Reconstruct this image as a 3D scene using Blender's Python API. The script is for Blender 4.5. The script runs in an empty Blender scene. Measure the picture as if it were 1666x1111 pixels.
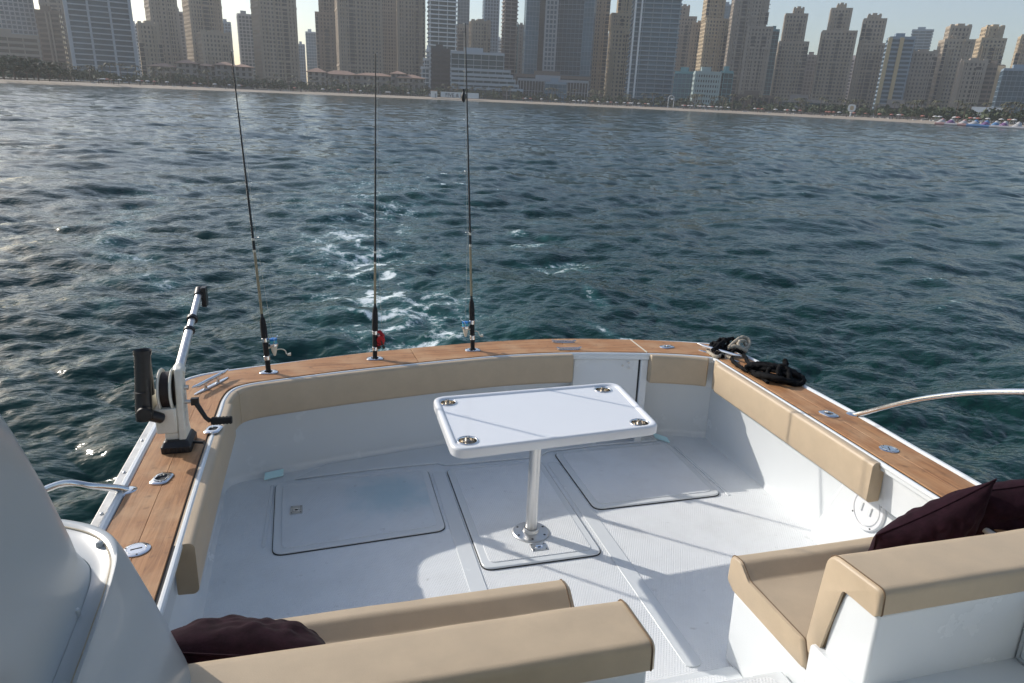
import bpy, bmesh, math, random
import numpy as np
from mathutils import Matrix, Vector, noise as mnoise

random.seed(7)
rng = np.random.default_rng(11)
sc = bpy.context.scene
col = sc.collection
rad = math.radians

# ------------------------------------------------------------------ camera frame
# boat frame: x to the right of the picture, y aft, z up from the cockpit sole
PW, PH, F = 1666.0, 1111.0, 1111.0
CX, CY = PW / 2, PH / 2
EYE = 2.05                      # eye above the cockpit sole
EYE_W = 2.70                    # eye above the water


def unit(v):
    v = np.asarray(v, float)
    return v / np.linalg.norm(v)


_dy = unit([(528 - CX) / F, (222 - CY) / F, 1])
_x0 = unit(np.cross([0, 1, 0], _dy))
_z0 = np.cross(_dy, _x0)
if _z0[1] > 0:
    _z0 = -_z0
_c, _s = math.cos(rad(2.5)), math.sin(rad(2.5))
RB = np.stack([_c * _x0 + _s * _z0, _dy, -_s * _x0 + _c * _z0], 1)
_u = unit(np.cross([0, (160 - CY) / F, 1], [1, .045, 0]))
if _u[1] > 0:
    _u = -_u
UPB = RB.T @ _u                                   # world up, in the boat frame
_xw = unit(np.array([1., 0, 0]) - UPB[0] * UPB)
MB3 = np.stack([_xw, np.cross(UPB, _xw), UPB])    # boat -> world rotation
TB = np.array([0, 0, EYE_W]) - MB3 @ np.array([0, 0, EYE])
BOAT = Matrix([list(MB3[i]) + [TB[i]] for i in range(3)] + [[0, 0, 0, 1]])
RW = RB @ MB3.T                                   # world -> camera (x right, y down, z forward)

cam_d = bpy.data.cameras.new('camera')
cam_d.sensor_width = 36.0
cam_d.lens = 36.0 * F / PW
cam_d.clip_start = 0.05
cam_d.clip_end = 20000
cam = bpy.data.objects.new('camera', cam_d)
col.objects.link(cam)
_r, _d, _f = RW[0], RW[1], RW[2]
cam.matrix_basis = Matrix([[_r[i], -_d[i], -_f[i], (0, 0, EYE_W)[i]] for i in range(3)] + [[0, 0, 0, 1]])
sc.camera = cam

# ------------------------------------------------------------------ sky and sun
SUN = MB3 @ unit([-.946, .897, .71])
SUN_EL = math.asin(SUN[2])
world = bpy.data.worlds.new('World')
sc.world = world
world.use_nodes = True
_wn = world.node_tree.nodes
_sky = _wn.new('ShaderNodeTexSky')
_sky.sky_type = 'NISHITA'
_sky.sun_disc = False
_sky.sun_elevation = SUN_EL
_sky.sun_rotation = math.atan2(SUN[0], SUN[1])
_sky.air_density = 1.0
_sky.dust_density = 1.4
_sky.ozone_density = 1.6
_bg = [n for n in _wn if n.type == 'BACKGROUND'][0]
_bg.inputs['Strength'].default_value = 0.110
world.node_tree.links.new(_sky.outputs[0], _bg.inputs['Color'])
sun_d = bpy.data.lights.new('sun', 'SUN')
sun_d.energy = 2.75
sun_d.angle = rad(.55)
sun_d.color = (1.0, .94, .86)
sun = bpy.data.objects.new('sun', sun_d)
col.objects.link(sun)
sun.matrix_basis = Vector(SUN).to_track_quat('Z', 'Y').to_matrix().to_4x4()
sun.location = (-30, 30, 60)
sc.view_settings.view_transform = 'Standard'
sc.view_settings.look = 'None'
sc.view_settings.exposure = 0.68
sc.view_settings.gamma = 1.0
sc.view_settings.use_curve_mapping = False
sc.cycles.use_denoising = True
sc.cycles.denoising_input_passes = 'RGB_ALBEDO_NORMAL'
sc.cycles.denoising_prefilter = 'ACCURATE'
sc.cycles.denoising_quality = 'HIGH'
sc.cycles.sample_clamp_indirect = 6.0
sc.cycles.sample_clamp_direct = 14.0
sc.cycles.max_bounces = 8
sc.cycles.volume_bounces = 0
sc.cycles.caustics_reflective = False
sc.cycles.caustics_refractive = False

# ------------------------------------------------------------------ measuring helpers


def bray(px, py):
    return RB.T @ np.array([(px - CX) / F, (py - CY) / F, 1.])


def P(px, py, z=0.):
    d = bray(px, py)
    return np.array([0, 0, EYE]) + d * ((z - EYE) / d[2])


def Py(px, py, y):
    d = bray(px, py)
    return np.array([0, 0, EYE]) + d * (y / d[1])


def Px(px, py, x):
    d = bray(px, py)
    return np.array([0, 0, EYE]) + d * (x / d[0])


def wray(px, py):
    return RW.T @ np.array([(px - CX) / F, (py - CY) / F, 1.])


def Wz(px, py, z=0.):
    d = wray(px, py)
    return np.array([0, 0, EYE_W]) + d * ((z - EYE_W) / d[2])


def Wd(px, py, dist):
    d = wray(px, py)
    return np.array([0, 0, EYE_W]) + d * (dist / math.hypot(d[0], d[1]))


def azim(px, py):
    d = wray(px, py)
    return math.atan2(d[0], d[1])


# ------------------------------------------------------------------ materials
MATS = {}


def srgb(r, g, b):
    return tuple(((c / 255.0) / 12.92 if c / 255.0 <= .04045 else ((c / 255.0 + .055) / 1.055) ** 2.4) for c in (r, g, b))


def mat(name, color, rough=.5, metal=0., var=0., vscale=4., bump=0., bscale=60., bdist=.002, coat=0., spec=.5,
        sheen=0., stretch=(1, 1, 1), coord='Object', dirt=None, dscale=2.0, damt=.0, rvar=0.):
    m = bpy.data.materials.new(name)
    m.use_nodes = True
    nt = m.node_tree
    b = nt.nodes['Principled BSDF']
    b.inputs['Base Color'].default_value = (*color, 1)
    b.inputs['Roughness'].default_value = rough
    b.inputs['Metallic'].default_value = metal
    b.inputs['Coat Weight'].default_value = coat
    b.inputs['Specular IOR Level'].default_value = spec
    if sheen:
        b.inputs['Sheen Weight'].default_value = sheen
        b.inputs['Sheen Roughness'].default_value = .4
    if var or bump or damt or rvar:
        tc = nt.nodes.new('ShaderNodeTexCoord')
        mp = nt.nodes.new('ShaderNodeMapping')
        mp.inputs['Scale'].default_value = stretch
        nt.links.new(tc.outputs[coord], mp.inputs['Vector'])
    last = None
    if var or rvar:
        n = nt.nodes.new('ShaderNodeTexNoise')
        n.inputs['Scale'].default_value = vscale
        n.inputs['Detail'].default_value = 6
        n.inputs['Roughness'].default_value = .62
        nt.links.new(mp.outputs[0], n.inputs['Vector'])
    if var:
        mx = nt.nodes.new('ShaderNodeMix')
        mx.data_type = 'RGBA'
        rp = nt.nodes.new('ShaderNodeMapRange')
        rp.inputs['From Min'].default_value = .3
        rp.inputs['From Max'].default_value = .7
        nt.links.new(n.outputs['Fac'], rp.inputs['Value'])
        mx.inputs['A'].default_value = (*[max(0, c * (1 - var)) for c in color], 1)
        mx.inputs['B'].default_value = (*[min(1, c * (1 + var)) for c in color], 1)
        nt.links.new(rp.outputs[0], mx.inputs['Factor'])
        last = mx.outputs['Result']
    if rvar:
        r2 = nt.nodes.new('ShaderNodeMapRange')
        r2.inputs['From Min'].default_value = .3
        r2.inputs['From Max'].default_value = .7
        r2.inputs['To Min'].default_value = max(.02, rough - rvar)
        r2.inputs['To Max'].default_value = min(1, rough + rvar)
        nt.links.new(n.outputs['Fac'], r2.inputs['Value'])
        nt.links.new(r2.outputs[0], b.inputs['Roughness'])
    if damt:
        n2 = nt.nodes.new('ShaderNodeTexNoise')
        n2.inputs['Scale'].default_value = dscale
        n2.inputs['Detail'].default_value = 8
        n2.inputs['Roughness'].default_value = .7
        nt.links.new(mp.outputs[0], n2.inputs['Vector'])
        rp2 = nt.nodes.new('ShaderNodeMapRange')
        rp2.inputs['From Min'].default_value = .52
        rp2.inputs['From Max'].default_value = .78
        rp2.inputs['To Max'].default_value = damt
        nt.links.new(n2.outputs['Fac'], rp2.inputs['Value'])
        m2 = nt.nodes.new('ShaderNodeMix')
        m2.data_type = 'RGBA'
        nt.links.new(rp2.outputs[0], m2.inputs['Factor'])
        if last is not None:
            nt.links.new(last, m2.inputs['A'])
        else:
            m2.inputs['A'].default_value = (*color, 1)
        m2.inputs['B'].default_value = (*dirt, 1)
        last = m2.outputs['Result']
    if last is not None:
        nt.links.new(last, b.inputs['Base Color'])
    if bump:
        n3 = nt.nodes.new('ShaderNodeTexNoise')
        n3.inputs['Scale'].default_value = bscale
        n3.inputs['Detail'].default_value = 4
        nt.links.new(mp.outputs[0], n3.inputs['Vector'])
        bp = nt.nodes.new('ShaderNodeBump')
        bp.inputs['Strength'].default_value = bump
        bp.inputs['Distance'].default_value = bdist
        nt.links.new(n3.outputs['Fac'], bp.inputs['Height'])
        nt.links.new(bp.outputs[0], b.inputs['Normal'])
    MATS[name] = m
    return m


M = {}
M['gel'] = mat('white_gelcoat', (.735, .765, .775), .26, var=.015, vscale=3, coat=.2, dirt=(.5, .48, .43), dscale=14, damt=.02, rvar=.02)
M['gel_table'] = mat('white_table_gelcoat', (.77, .785, .80), .3, var=.01, vscale=5, coat=.3, rvar=.02)
M['gel_fair_shaded'] = mat('shade_toned_fairing_gelcoat', (.46, .49, .505), .28, var=.015, vscale=2, coat=.2)  # white gelcoat, its colour darkened to carry the shade on the fairing
M['vinyl'] = mat('tan_vinyl', (.50, .395, .272), .46, var=.06, vscale=9, bump=.35, bscale=260, bdist=.0012, dirt=(.34, .255, .165), dscale=7, damt=.18, rvar=.06)
M['thread'] = mat('tan_thread', (.62, .54, .42), .7)
M['thread_dark'] = mat('brown_thread', (.16, .105, .06), .7)
M['steel'] = mat('polished_steel', (.72, .72, .72), .13, 1.0, var=.05, vscale=20, rvar=.08)
M['steel_dull'] = mat('brushed_steel', (.62, .62, .61), .36, 1.0, var=.1, vscale=14, rvar=.1)
M['alu'] = mat('brushed_aluminium', (.72, .71, .69), .38, .85, var=.16, vscale=60, stretch=(1, 1, .06), rvar=.08)
M['rail_alu'] = mat('weathered_rub_rail', (.62, .61, .585), .45, .35, var=.16, vscale=14, dirt=(.3, .25, .2), dscale=10, damt=.35)
M['black'] = mat('black_plastic', (.012, .012, .013), .42, var=.3, vscale=30)
M['black_matt'] = mat('black_foam_grip', (.012, .012, .012), .8, bump=.4, bscale=300)
M['caulk'] = mat('black_caulk', (.02, .017, .016), .6)
M['gap'] = mat('dark_gasket', (.03, .031, .033), .8)
M['dr_white'] = mat('aged_white_plastic', (.72, .70, .62), .45, var=.05, vscale=20, dirt=(.4, .36, .28), dscale=14, damt=.3)
M['brown_line'] = mat('brown_spool_line', (.018, .009, .008), .6, bump=.5, bscale=200)
M['rope'] = mat('black_braided_rope', (.006, .006, .0065), .85, bump=.9, bscale=180, bdist=.004, spec=.15)
M['rope_beige'] = mat('weathered_beige_rope', (.40, .35, .27), .9, var=.3, vscale=60, bump=.9, bscale=150, bdist=.004)
M['velvet'] = mat('plum_velvet', (.019, .0065, .0115), .95, var=.35, vscale=30, bump=.5, bscale=170, bdist=.002, sheen=.025, spec=.15)
M['blue_spool'] = mat('blue_spool', (.02, .22, .62), .25, .3)
M['teal_line'] = mat('teal_fishing_line', (.08, .38, .44), .5)
M['red_reel'] = mat('red_anodised_reel', (.32, .012, .018), .28, .5)
M['gold'] = mat('gold_rod_blank', (.27, .23, .15), .35, .2, var=.2, vscale=40)
M['blank'] = mat('dark_rod_blank', (.010, .013, .017), .35)
M['cream'] = mat('pale_wrap', (.65, .62, .52), .4)
M['cyan'] = mat('pale_cyan_daylight', (.66, .95, .97), .3)  # pale colour standing for daylight at the scupper openings
M['seal'] = mat('ochre_sealant', (.44, .38, .28), .7, var=.25, vscale=18)
M['cup'] = mat('cup_inside', (.62, .58, .52), .16, 1.0, rvar=.06, var=.05, vscale=20)


def teak(name, along):
    m = bpy.data.materials.new(name)
    m.use_nodes = True
    nt = m.node_tree
    b = nt.nodes['Principled BSDF']
    b.inputs['Roughness'].default_value = .62
    tc = nt.nodes.new('ShaderNodeTexCoord')
    oi = nt.nodes.new('ShaderNodeObjectInfo')
    mp = nt.nodes.new('ShaderNodeMapping')
    mp.inputs['Scale'].default_value = (34, 2.2, 30) if along == 'y' else (2.2, 34, 30)
    nt.links.new(tc.outputs['Object'], mp.inputs['Vector'])
    ad = nt.nodes.new('ShaderNodeVectorMath')
    ad.operation = 'ADD'
    mul = nt.nodes.new('ShaderNodeMath')
    mul.operation = 'MULTIPLY'
    mul.inputs[1].default_value = 40
    nt.links.new(oi.outputs['Random'], mul.inputs[0])
    nt.links.new(mp.outputs[0], ad.inputs[0])
    nt.links.new(mul.outputs[0], ad.inputs[1])
    n = nt.nodes.new('ShaderNodeTexNoise')
    n.inputs['Scale'].default_value = 1.0
    n.inputs['Detail'].default_value = 9
    n.inputs['Roughness'].default_value = .68
    n.inputs['Distortion'].default_value = .8
    nt.links.new(ad.outputs[0], n.inputs['Vector'])
    cr = nt.nodes.new('ShaderNodeValToRGB')
    cr.color_ramp.elements[0].position = .22
    cr.color_ramp.elements[0].color = (.13, .055, .02, 1)
    cr.color_ramp.elements[1].position = .78
    cr.color_ramp.elements[1].color = (.55, .30, .135, 1)
    e = cr.color_ramp.elements.new(.5)
    e.color = (.39, .185, .075, 1)
    nt.links.new(n.outputs['Fac'], cr.inputs['Fac'])
    # weathering: greyer worn patches and dark spots with a shape of their own
    n2 = nt.nodes.new('ShaderNodeTexNoise')
    n2.inputs['Scale'].default_value = 7
    n2.inputs['Detail'].default_value = 7
    nt.links.new(tc.outputs['Object'], n2.inputs['Vector'])
    rp = nt.nodes.new('ShaderNodeMapRange')
    rp.inputs['From Min'].default_value = .42
    rp.inputs['From Max'].default_value = .72
    rp.inputs['To Max'].default_value = .62
    nt.links.new(n2.outputs['Fac'], rp.inputs['Value'])
    mx = nt.nodes.new('ShaderNodeMix')
    mx.data_type = 'RGBA'
    nt.links.new(rp.outputs[0], mx.inputs['Factor'])
    nt.links.new(cr.outputs['Color'], mx.inputs['A'])
    mx.inputs['B'].default_value = (.52, .33, .18, 1)
    n3 = nt.nodes.new('ShaderNodeTexNoise')
    n3.inputs['Scale'].default_value = 19
    n3.inputs['Detail'].default_value = 3
    nt.links.new(tc.outputs['Object'], n3.inputs['Vector'])
    rp3 = nt.nodes.new('ShaderNodeMapRange')
    rp3.inputs['From Min'].default_value = .61
    rp3.inputs['From Max'].default_value = .76
    rp3.inputs['To Max'].default_value = .55
    nt.links.new(n3.outputs['Fac'], rp3.inputs['Value'])
    mx3 = nt.nodes.new('ShaderNodeMix')
    mx3.data_type = 'RGBA'
    nt.links.new(rp3.outputs[0], mx3.inputs['Factor'])
    nt.links.new(mx.outputs['Result'], mx3.inputs['A'])
    mx3.inputs['B'].default_value = (.12, .06, .03, 1)
    nt.links.new(mx3.outputs['Result'], b.inputs['Base Color'])
    bp = nt.nodes.new('ShaderNodeBump')
    bp.inputs['Strength'].default_value = .5
    bp.inputs['Distance'].default_value = .002
    nt.links.new(n.outputs['Fac'], bp.inputs['Height'])
    nt.links.new(bp.outputs[0], b.inputs['Normal'])
    return m


M['teak_y'] = teak('weathered_teak_lengthwise', 'y')
M['teak_x'] = teak('weathered_teak_crosswise', 'x')


def nonskid(name, color, stain=None):
    m = bpy.data.materials.new(name)
    m.use_nodes = True
    nt = m.node_tree
    L = nt.links.new
    b = nt.nodes['Principled BSDF']
    b.inputs['Roughness'].default_value = .55
    tc = nt.nodes.new('ShaderNodeTexCoord')
    mp = nt.nodes.new('ShaderNodeMapping')
    mp.inputs['Rotation'].default_value = (0, 0, rad(28))
    L(tc.outputs['Object'], mp.inputs['Vector'])
    w1 = nt.nodes.new('ShaderNodeTexWave')
    w1.inputs['Scale'].default_value = 27
    w1.inputs['Distortion'].default_value = .15
    L(mp.outputs[0], w1.inputs['Vector'])
    w2 = nt.nodes.new('ShaderNodeTexWave')
    w2.bands_direction = 'Y'
    w2.inputs['Scale'].default_value = 27
    L(mp.outputs[0], w2.inputs['Vector'])
    mn = nt.nodes.new('ShaderNodeMath')
    mn.operation = 'MULTIPLY'
    L(w1.outputs['Fac'], mn.inputs[0])
    L(w2.outputs['Fac'], mn.inputs[1])
    bp = nt.nodes.new('ShaderNodeBump')
    bp.inputs['Strength'].default_value = .8
    bp.inputs['Distance'].default_value = .0018
    L(mn.outputs[0], bp.inputs['Height'])
    L(bp.outputs[0], b.inputs['Normal'])
    n = nt.nodes.new('ShaderNodeTexNoise')
    n.inputs['Scale'].default_value = 3.2
    n.inputs['Detail'].default_value = 9
    n.inputs['Roughness'].default_value = .68
    L(tc.outputs['Object'], n.inputs['Vector'])
    rp = nt.nodes.new('ShaderNodeMapRange')
    rp.inputs['From Min'].default_value = .45
    rp.inputs['From Max'].default_value = .75
    rp.inputs['To Max'].default_value = .20
    L(n.outputs['Fac'], rp.inputs['Value'])
    mx = nt.nodes.new('ShaderNodeMix')
    mx.data_type = 'RGBA'
    L(rp.outputs[0], mx.inputs['Factor'])
    mx.inputs['A'].default_value = (*color, 1)
    mx.inputs['B'].default_value = (.42, .41, .385, 1)
    out = mx.outputs['Result']
    # small dark scuffs
    n4 = nt.nodes.new('ShaderNodeTexNoise')
    n4.inputs['Scale'].default_value = 17
    n4.inputs['Detail'].default_value = 5
    L(tc.outputs['Object'], n4.inputs['Vector'])
    r4 = nt.nodes.new('ShaderNodeMapRange')
    r4.inputs['From Min'].default_value = .67
    r4.inputs['From Max'].default_value = .80
    r4.inputs['To Max'].default_value = .5
    L(n4.outputs['Fac'], r4.inputs['Value'])
    m4 = nt.nodes.new('ShaderNodeMix')
    m4.data_type = 'RGBA'
    L(r4.outputs[0], m4.inputs['Factor'])
    L(out, m4.inputs['A'])
    m4.inputs['B'].default_value = (.28, .27, .25, 1)
    out = m4.outputs['Result']
    if stain:
        (sx, sy, sr), scol = stain
        vm = nt.nodes.new('ShaderNodeVectorMath')
        vm.operation = 'DISTANCE'
        wv = nt.nodes.new('ShaderNodeTexNoise')
        wv.inputs['Scale'].default_value = 6
        wv.inputs['Detail'].default_value = 6
        L(tc.outputs['Object'], wv.inputs['Vector'])
        av = nt.nodes.new('ShaderNodeVectorMath')
        av.operation = 'MULTIPLY_ADD'
        av.inputs[1].default_value = (.35, .35, 0)
        L(wv.outputs['Color'], av.inputs[0])
        L(tc.outputs['Object'], av.inputs[2])
        L(av.outputs[0], vm.inputs[0])
        vm.inputs[1].default_value = (sx + .17, sy + .17, 0)
        r5 = nt.nodes.new('ShaderNodeMapRange')
        r5.interpolation_type = 'SMOOTHSTEP'
        r5.inputs['From Min'].default_value = sr
        r5.inputs['From Max'].default_value = .03
        r5.inputs['To Max'].default_value = .55
        L(vm.outputs['Value'], r5.inputs['Value'])
        m5 = nt.nodes.new('ShaderNodeMix')
        m5.data_type = 'RGBA'
        L(r5.outputs[0], m5.inputs['Factor'])
        L(out, m5.inputs['A'])
        m5.inputs['B'].default_value = (*scol, 1)
        out = m5.outputs['Result']
    L(out, b.inputs['Base Color'])
    return m


M['skid'] = nonskid('non_skid_sole', (.82, .845, .855))
M['skid_stained'] = nonskid('stained_non_skid', (.76, .79, .80), ((.30, 3.72, .36), (.33, .55, .62)))

# ------------------------------------------------------------------ mesh helpers


class Mesh:
    def __init__(s, origin=(0, 0, 0)):
        s.v, s.f, s.o = [], [], np.array(origin, float)

    def add(s, vs, fs):
        b = len(s.v)
        s.v.extend([tuple(np.asarray(p, float) - s.o) for p in vs])
        s.f.extend([tuple(b + i for i in f) for f in fs])

    def box(s, lo, hi):
        x0, y0, z0 = lo
        x1, y1, z1 = hi
        s.add([(x0, y0, z0), (x1, y0, z0), (x1, y1, z0), (x0, y1, z0), (x0, y0, z1), (x1, y0, z1), (x1, y1, z1), (x0, y1, z1)],
              [(0, 3, 2, 1), (4, 5, 6, 7), (0, 1, 5, 4), (1, 2, 6, 5), (2, 3, 7, 6), (3, 0, 4, 7)])

    def obox(s, c, ax, ay, az, h):
        c = np.asarray(c, float)
        vs = [c + ax * (i * h[0]) + ay * (j * h[1]) + az * (k * h[2]) for k in (-1, 1) for i, j in ((-1, -1), (1, -1), (1, 1), (-1, 1))]
        s.add(vs, [(0, 3, 2, 1), (4, 5, 6, 7), (0, 1, 5, 4), (1, 2, 6, 5), (2, 3, 7, 6), (3, 0, 4, 7)])

    def loft(s, rings, closed=True, cap0=False, cap1=False, loop=False):
        n = len(rings[0])
        vs = [p for r in rings for p in r]
        fs = []
        R = len(rings)
        for i in range(R if loop else R - 1):
            a, b = i * n, ((i + 1) % R) * n
            for j in range(n if closed else n - 1):
                k = (j + 1) % n
                fs.append((a + j, a + k, b + k, b + j))
        if cap0:
            fs.append(tuple(range(n - 1, -1, -1)))
        if cap1:
            fs.append(tuple((R - 1) * n + i for i in range(n)))
        s.add(vs, fs)

    def tube(s, path, r, n=10, caps=True, loop=False, flat=1.0):
        path = [np.asarray(p, float) for p in path]
        if not hasattr(r, '__len__'):
            r = [r] * len(path)
        rings = []
        prev = None
        for i, p in enumerate(path):
            if loop:
                t = path[(i + 1) % len(path)] - path[i - 1]
            else:
                t = path[min(i + 1, len(path) - 1)] - path[max(i - 1, 0)]
            t = unit(t)
            if prev is None:
                a = np.array([0, 0, 1.]) if abs(t[2]) < .9 else np.array([1., 0, 0])
                u = unit(np.cross(t, a))
            else:
                u = unit(prev - t * (prev @ t))
            prev = u
            w = np.cross(t, u)
            rings.append([p + r[i] * (math.cos(2 * math.pi * k / n) * u + flat * math.sin(2 * math.pi * k / n) * w) for k in range(n)])
        s.loft(rings, True, caps and not loop, caps and not loop, loop)

    def cyl(s, p0, p1, r0, r1=None, n=16):
        s.tube([p0, p1], [r0, r0 if r1 is None else r1], n)

    def lathe(s, prof, c, axis=(0, 0, 1), n=24, cap0=False, cap1=False):
        c = np.asarray(c, float)
        w = unit(axis)
        a = np.array([1., 0, 0]) if abs(w[0]) < .9 else np.array([0, 1., 0])
        u = unit(np.cross(a, w))
        v = np.cross(w, u)
        rings = [[c + w * h + r * (math.cos(2 * math.pi * k / n) * u + math.sin(2 * math.pi * k / n) * v) for k in range(n)] for r, h in prof]
        s.loft(rings, True, cap0, cap1)

    def prism_x(s, prof, x0, x1):     # profile of (y, z) run along x
        s.loft([[(x0, y, z) for y, z in prof], [(x1, y, z) for y, z in prof]], True, True, True)

    def slab(s, poly, z0, z1):        # polygon of (x, y)
        s.loft([[(x, y, z0) for x, y in poly], [(x, y, z1) for x, y in poly]], True, True, True)

    def build(s, name, m, parent=None, smooth=35, bevel=0, seg=2, label=None, kind=None, subsurf=0):
        me = bpy.data.meshes.new(name)
        me.from_pydata(s.v, [], s.f)
        bm = bmesh.new()
        bm.from_mesh(me)
        bmesh.ops.recalc_face_normals(bm, faces=bm.faces)
        bm.to_mesh(me)
        bm.free()
        if smooth:
            me.shade_smooth()
            me.set_sharp_from_angle(angle=rad(smooth))
        me.materials.append(m)
        o = bpy.data.objects.new(name, me)
        col.objects.link(o)
        if parent is not None:
            o.parent = parent
        if bevel:
            md = o.modifiers.new('bevel', 'BEVEL')
            md.width = bevel
            md.segments = seg
            md.limit_method = 'ANGLE'
            md.angle_limit = rad(28)
            md.harden_normals = False
            me.shade_smooth()
        if subsurf:
            md = o.modifiers.new('sub', 'SUBSURF')
            md.levels = md.render_levels = subsurf
        if label:
            o['label'] = label
        if kind:
            o['kind'] = kind
        return o


def thing(name, label, cat, p=(0, 0, 0), boat=True, group=None, rz=0.):
    o = bpy.data.objects.new(name, None)
    col.objects.link(o)
    o.empty_display_size = .1
    T = Matrix.Translation(Vector(p)) @ Matrix.Rotation(rz, 4, 'Z')
    o.matrix_basis = (BOAT @ T) if boat else T
    o['label'] = label
    o['category'] = cat
    if group:
        o['group'] = group
    return o


def dup(src, parent, loc=None, rot=None):
    c = src.copy()
    col.objects.link(c)
    c.parent = parent
    if loc is not None:
        c.location = loc
    if rot is not None:
        c.rotation_euler = rot
    for ch in list(src.children):
        dup(ch, c)
    return c


def catmull(pts, n=6, closed=False):
    pts = [np.asarray(p, float) for p in pts]
    out = []
    N = len(pts)
    for i in range(N if closed else N - 1):
        p0 = pts[i - 1] if (closed or i > 0) else 2 * pts[0] - pts[1]
        p1, p2 = pts[i], pts[(i + 1) % N]
        p3 = pts[(i + 2) % N] if (closed or i + 2 < N) else 2 * pts[-1] - pts[-2]
        for k in range(n):
            t = k / n
            out.append(.5 * ((2 * p1) + (-p0 + p2) * t + (2 * p0 - 5 * p1 + 4 * p2 - p3) * t * t + (-p0 + 3 * p1 - 3 * p2 + p3) * t ** 3))
    if not closed:
        out.append(pts[-1])
    return out


def rrect(x0, x1, y0, y1, r, n=6):
    out = []
    for cx, cy, a0 in ((x1 - r, y1 - r, 0), (x0 + r, y1 - r, 90), (x0 + r, y0 + r, 180), (x1 - r, y0 + r, 270)):
        for k in range(n + 1):
            a = rad(a0 + 90 * k / n)
            out.append((cx + r * math.cos(a), cy + r * math.sin(a)))
    return out


def rquad(c, r, n=6):
    """rounded polygon from corner points"""
    out = []
    N = len(c)
    c = [np.asarray(p, float) for p in c]
    for i in range(N):
        p, a, b = c[i], c[i - 1], c[(i + 1) % N]
        u, v = unit(a - p), unit(b - p)
        ang = math.acos(max(-1, min(1, u @ v)))
        d = r / math.tan(ang / 2)
        p0, p1 = p + u * d, p + v * d
        for k in range(n + 1):
            t = k / n
            out.append((1 - t) ** 2 * p0 + 2 * t * (1 - t) * (p + (p0 + p1) * 0) * 1.0 + t * t * p1)
    return out
# ------------------------------------------------------------------ the boat
ZG = .68
boat = thing('motor_boat', 'white motor boat with teak gunwales, seen over its cockpit towards the stern', 'boat')

PAIRS = [((-.545, 1.2), (-.785, 1.2), (-.60, 1.2)), ((-.56, 1.97), (-.80, 1.97), (-.605, 1.97)), ((-.58, 2.6), (-.812, 2.6), (-.622, 2.6)),
         ((-.592, 3.1), (-.824, 3.15), (-.64, 3.1)), ((-.598, 3.55), (-.833, 3.65), (-.655, 3.55)), ((-.597, 3.72), (-.838, 3.92), (-.665, 3.80)),
         ((-.575, 3.86), (-.815, 4.055), (-.672, 3.98)), ((-.51, 3.935), (-.70, 4.15), (-.60, 4.075)), ((-.38, 3.985), (-.50, 4.225), (-.42, 4.13)),
         ((-.20, 4.03), (-.25, 4.305), (-.24, 4.175)), ((.05, 4.09), (.02, 4.385), (.03, 4.235)), ((.35, 4.145), (.33, 4.455), (.34, 4.295)),
         ((.79, 4.216), (.78, 4.528), (.78, 4.37)), ((1.15, 4.252), (1.15, 4.566), (1.15, 4.39)), ((1.59, 4.237), (1.59, 4.562), (1.59, 4.37)),
         ((2.10, 4.143), (2.12, 4.463), (2.10, 4.30)), ((2.38, 4.055), (2.47, 4.35), (2.42, 4.21)), ((2.535, 3.975), (2.735, 4.225), (2.636, 4.129))]
PAIRS_R = [((2.535, 3.975), (2.735, 4.225), (2.636, 4.129)), ((2.53, 3.7), (2.752, 3.75), (2.625, 3.7)), ((2.508, 3.2), (2.747, 3.25), (2.61, 3.2)),
           ((2.49, 2.8), (2.733, 2.8), (2.597, 2.8)), ((2.47, 2.44), (2.705, 2.44), (2.585, 2.44)), ((2.445, 2.01), (2.676, 2.01), (2.575, 2.01)),
           ((2.40, 1.2), (2.60, 1.2), (2.55, 1.2))]


def dens(pairs, n=5):
    a = [catmull([p[k] for p in pairs], n) for k in range(3)]
    return list(zip(*a))


RUN1, RUN2 = dens(PAIRS), dens(PAIRS_R)
ALL = RUN1 + RUN2[1:]
CORNER = len(RUN1) - 1


def off(t, o):            # point at metres o outboard (negative: inboard) of the inner wood edge
    i, w = t[0], t[1]
    return i + unit(w - i) * o


def outward(t, o):
    i, w = t[0], t[1]
    return w + unit(w - i) * o


def sidefac(t):           # the outer mouldings are wide along the sides, slim across the transom
    d = unit(t[1] - t[0])
    return .3 + .7 * min(1, abs(d[0]) * 1.05)


def strip(ts, fa, fb, z0, z1, name, m, **kw):
    me = Mesh()
    rings = []
    for t in ts:
        a, b = fa(t), fb(t)
        rings.append([(a[0], a[1], z0), (a[0], a[1], z1), (b[0], b[1], z1), (b[0], b[1], z0)])
    me.loft(rings, True, True, True)
    return me.build(name, m, boat, **kw)


# hull and inner liner
me = Mesh()
rings = []
for z, o in ((.655, .0), (.64, .06), (.58, .058), (.40, .035), (0, .0), (-.5, -.07), (-1.3, -.3)):
    rings.append([(*outward(t, o * sidefac(t)), z) for t in ALL])
me.loft(rings, False)
me.build('hull', M['gel'], boat, label='white outer hull below the teak rail')
me = Mesh()
rings = []
for z, fn in ((.665, lambda t: off(t, -.005)), (.45, lambda t: off(t, .012)), (.435, lambda t: t[0] * .45 + t[2] * .55), (.40, lambda t: t[0] * .35 + t[2] * .65),
              (.05, lambda t: t[2]), (.02, lambda t: t[2] * 1.0 - unit(t[1] - t[0]) * .006), (-.004, lambda t: t[2] - unit(t[1] - t[0]) * .025)):
    rings.append([(*fn(t), z) for t in ALL])
me.loft(rings, False)
me.build('cockpit_liner', M['gel'], boat, smooth=50, label='white moulded inner side of the cockpit')
me = Mesh()
poly = [tuple(t[2]) for t in ALL]
me.slab(poly, -.05, 0)
me.build('cockpit_floor', M['skid'], boat, smooth=0, label='white non-skid cockpit floor')

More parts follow.
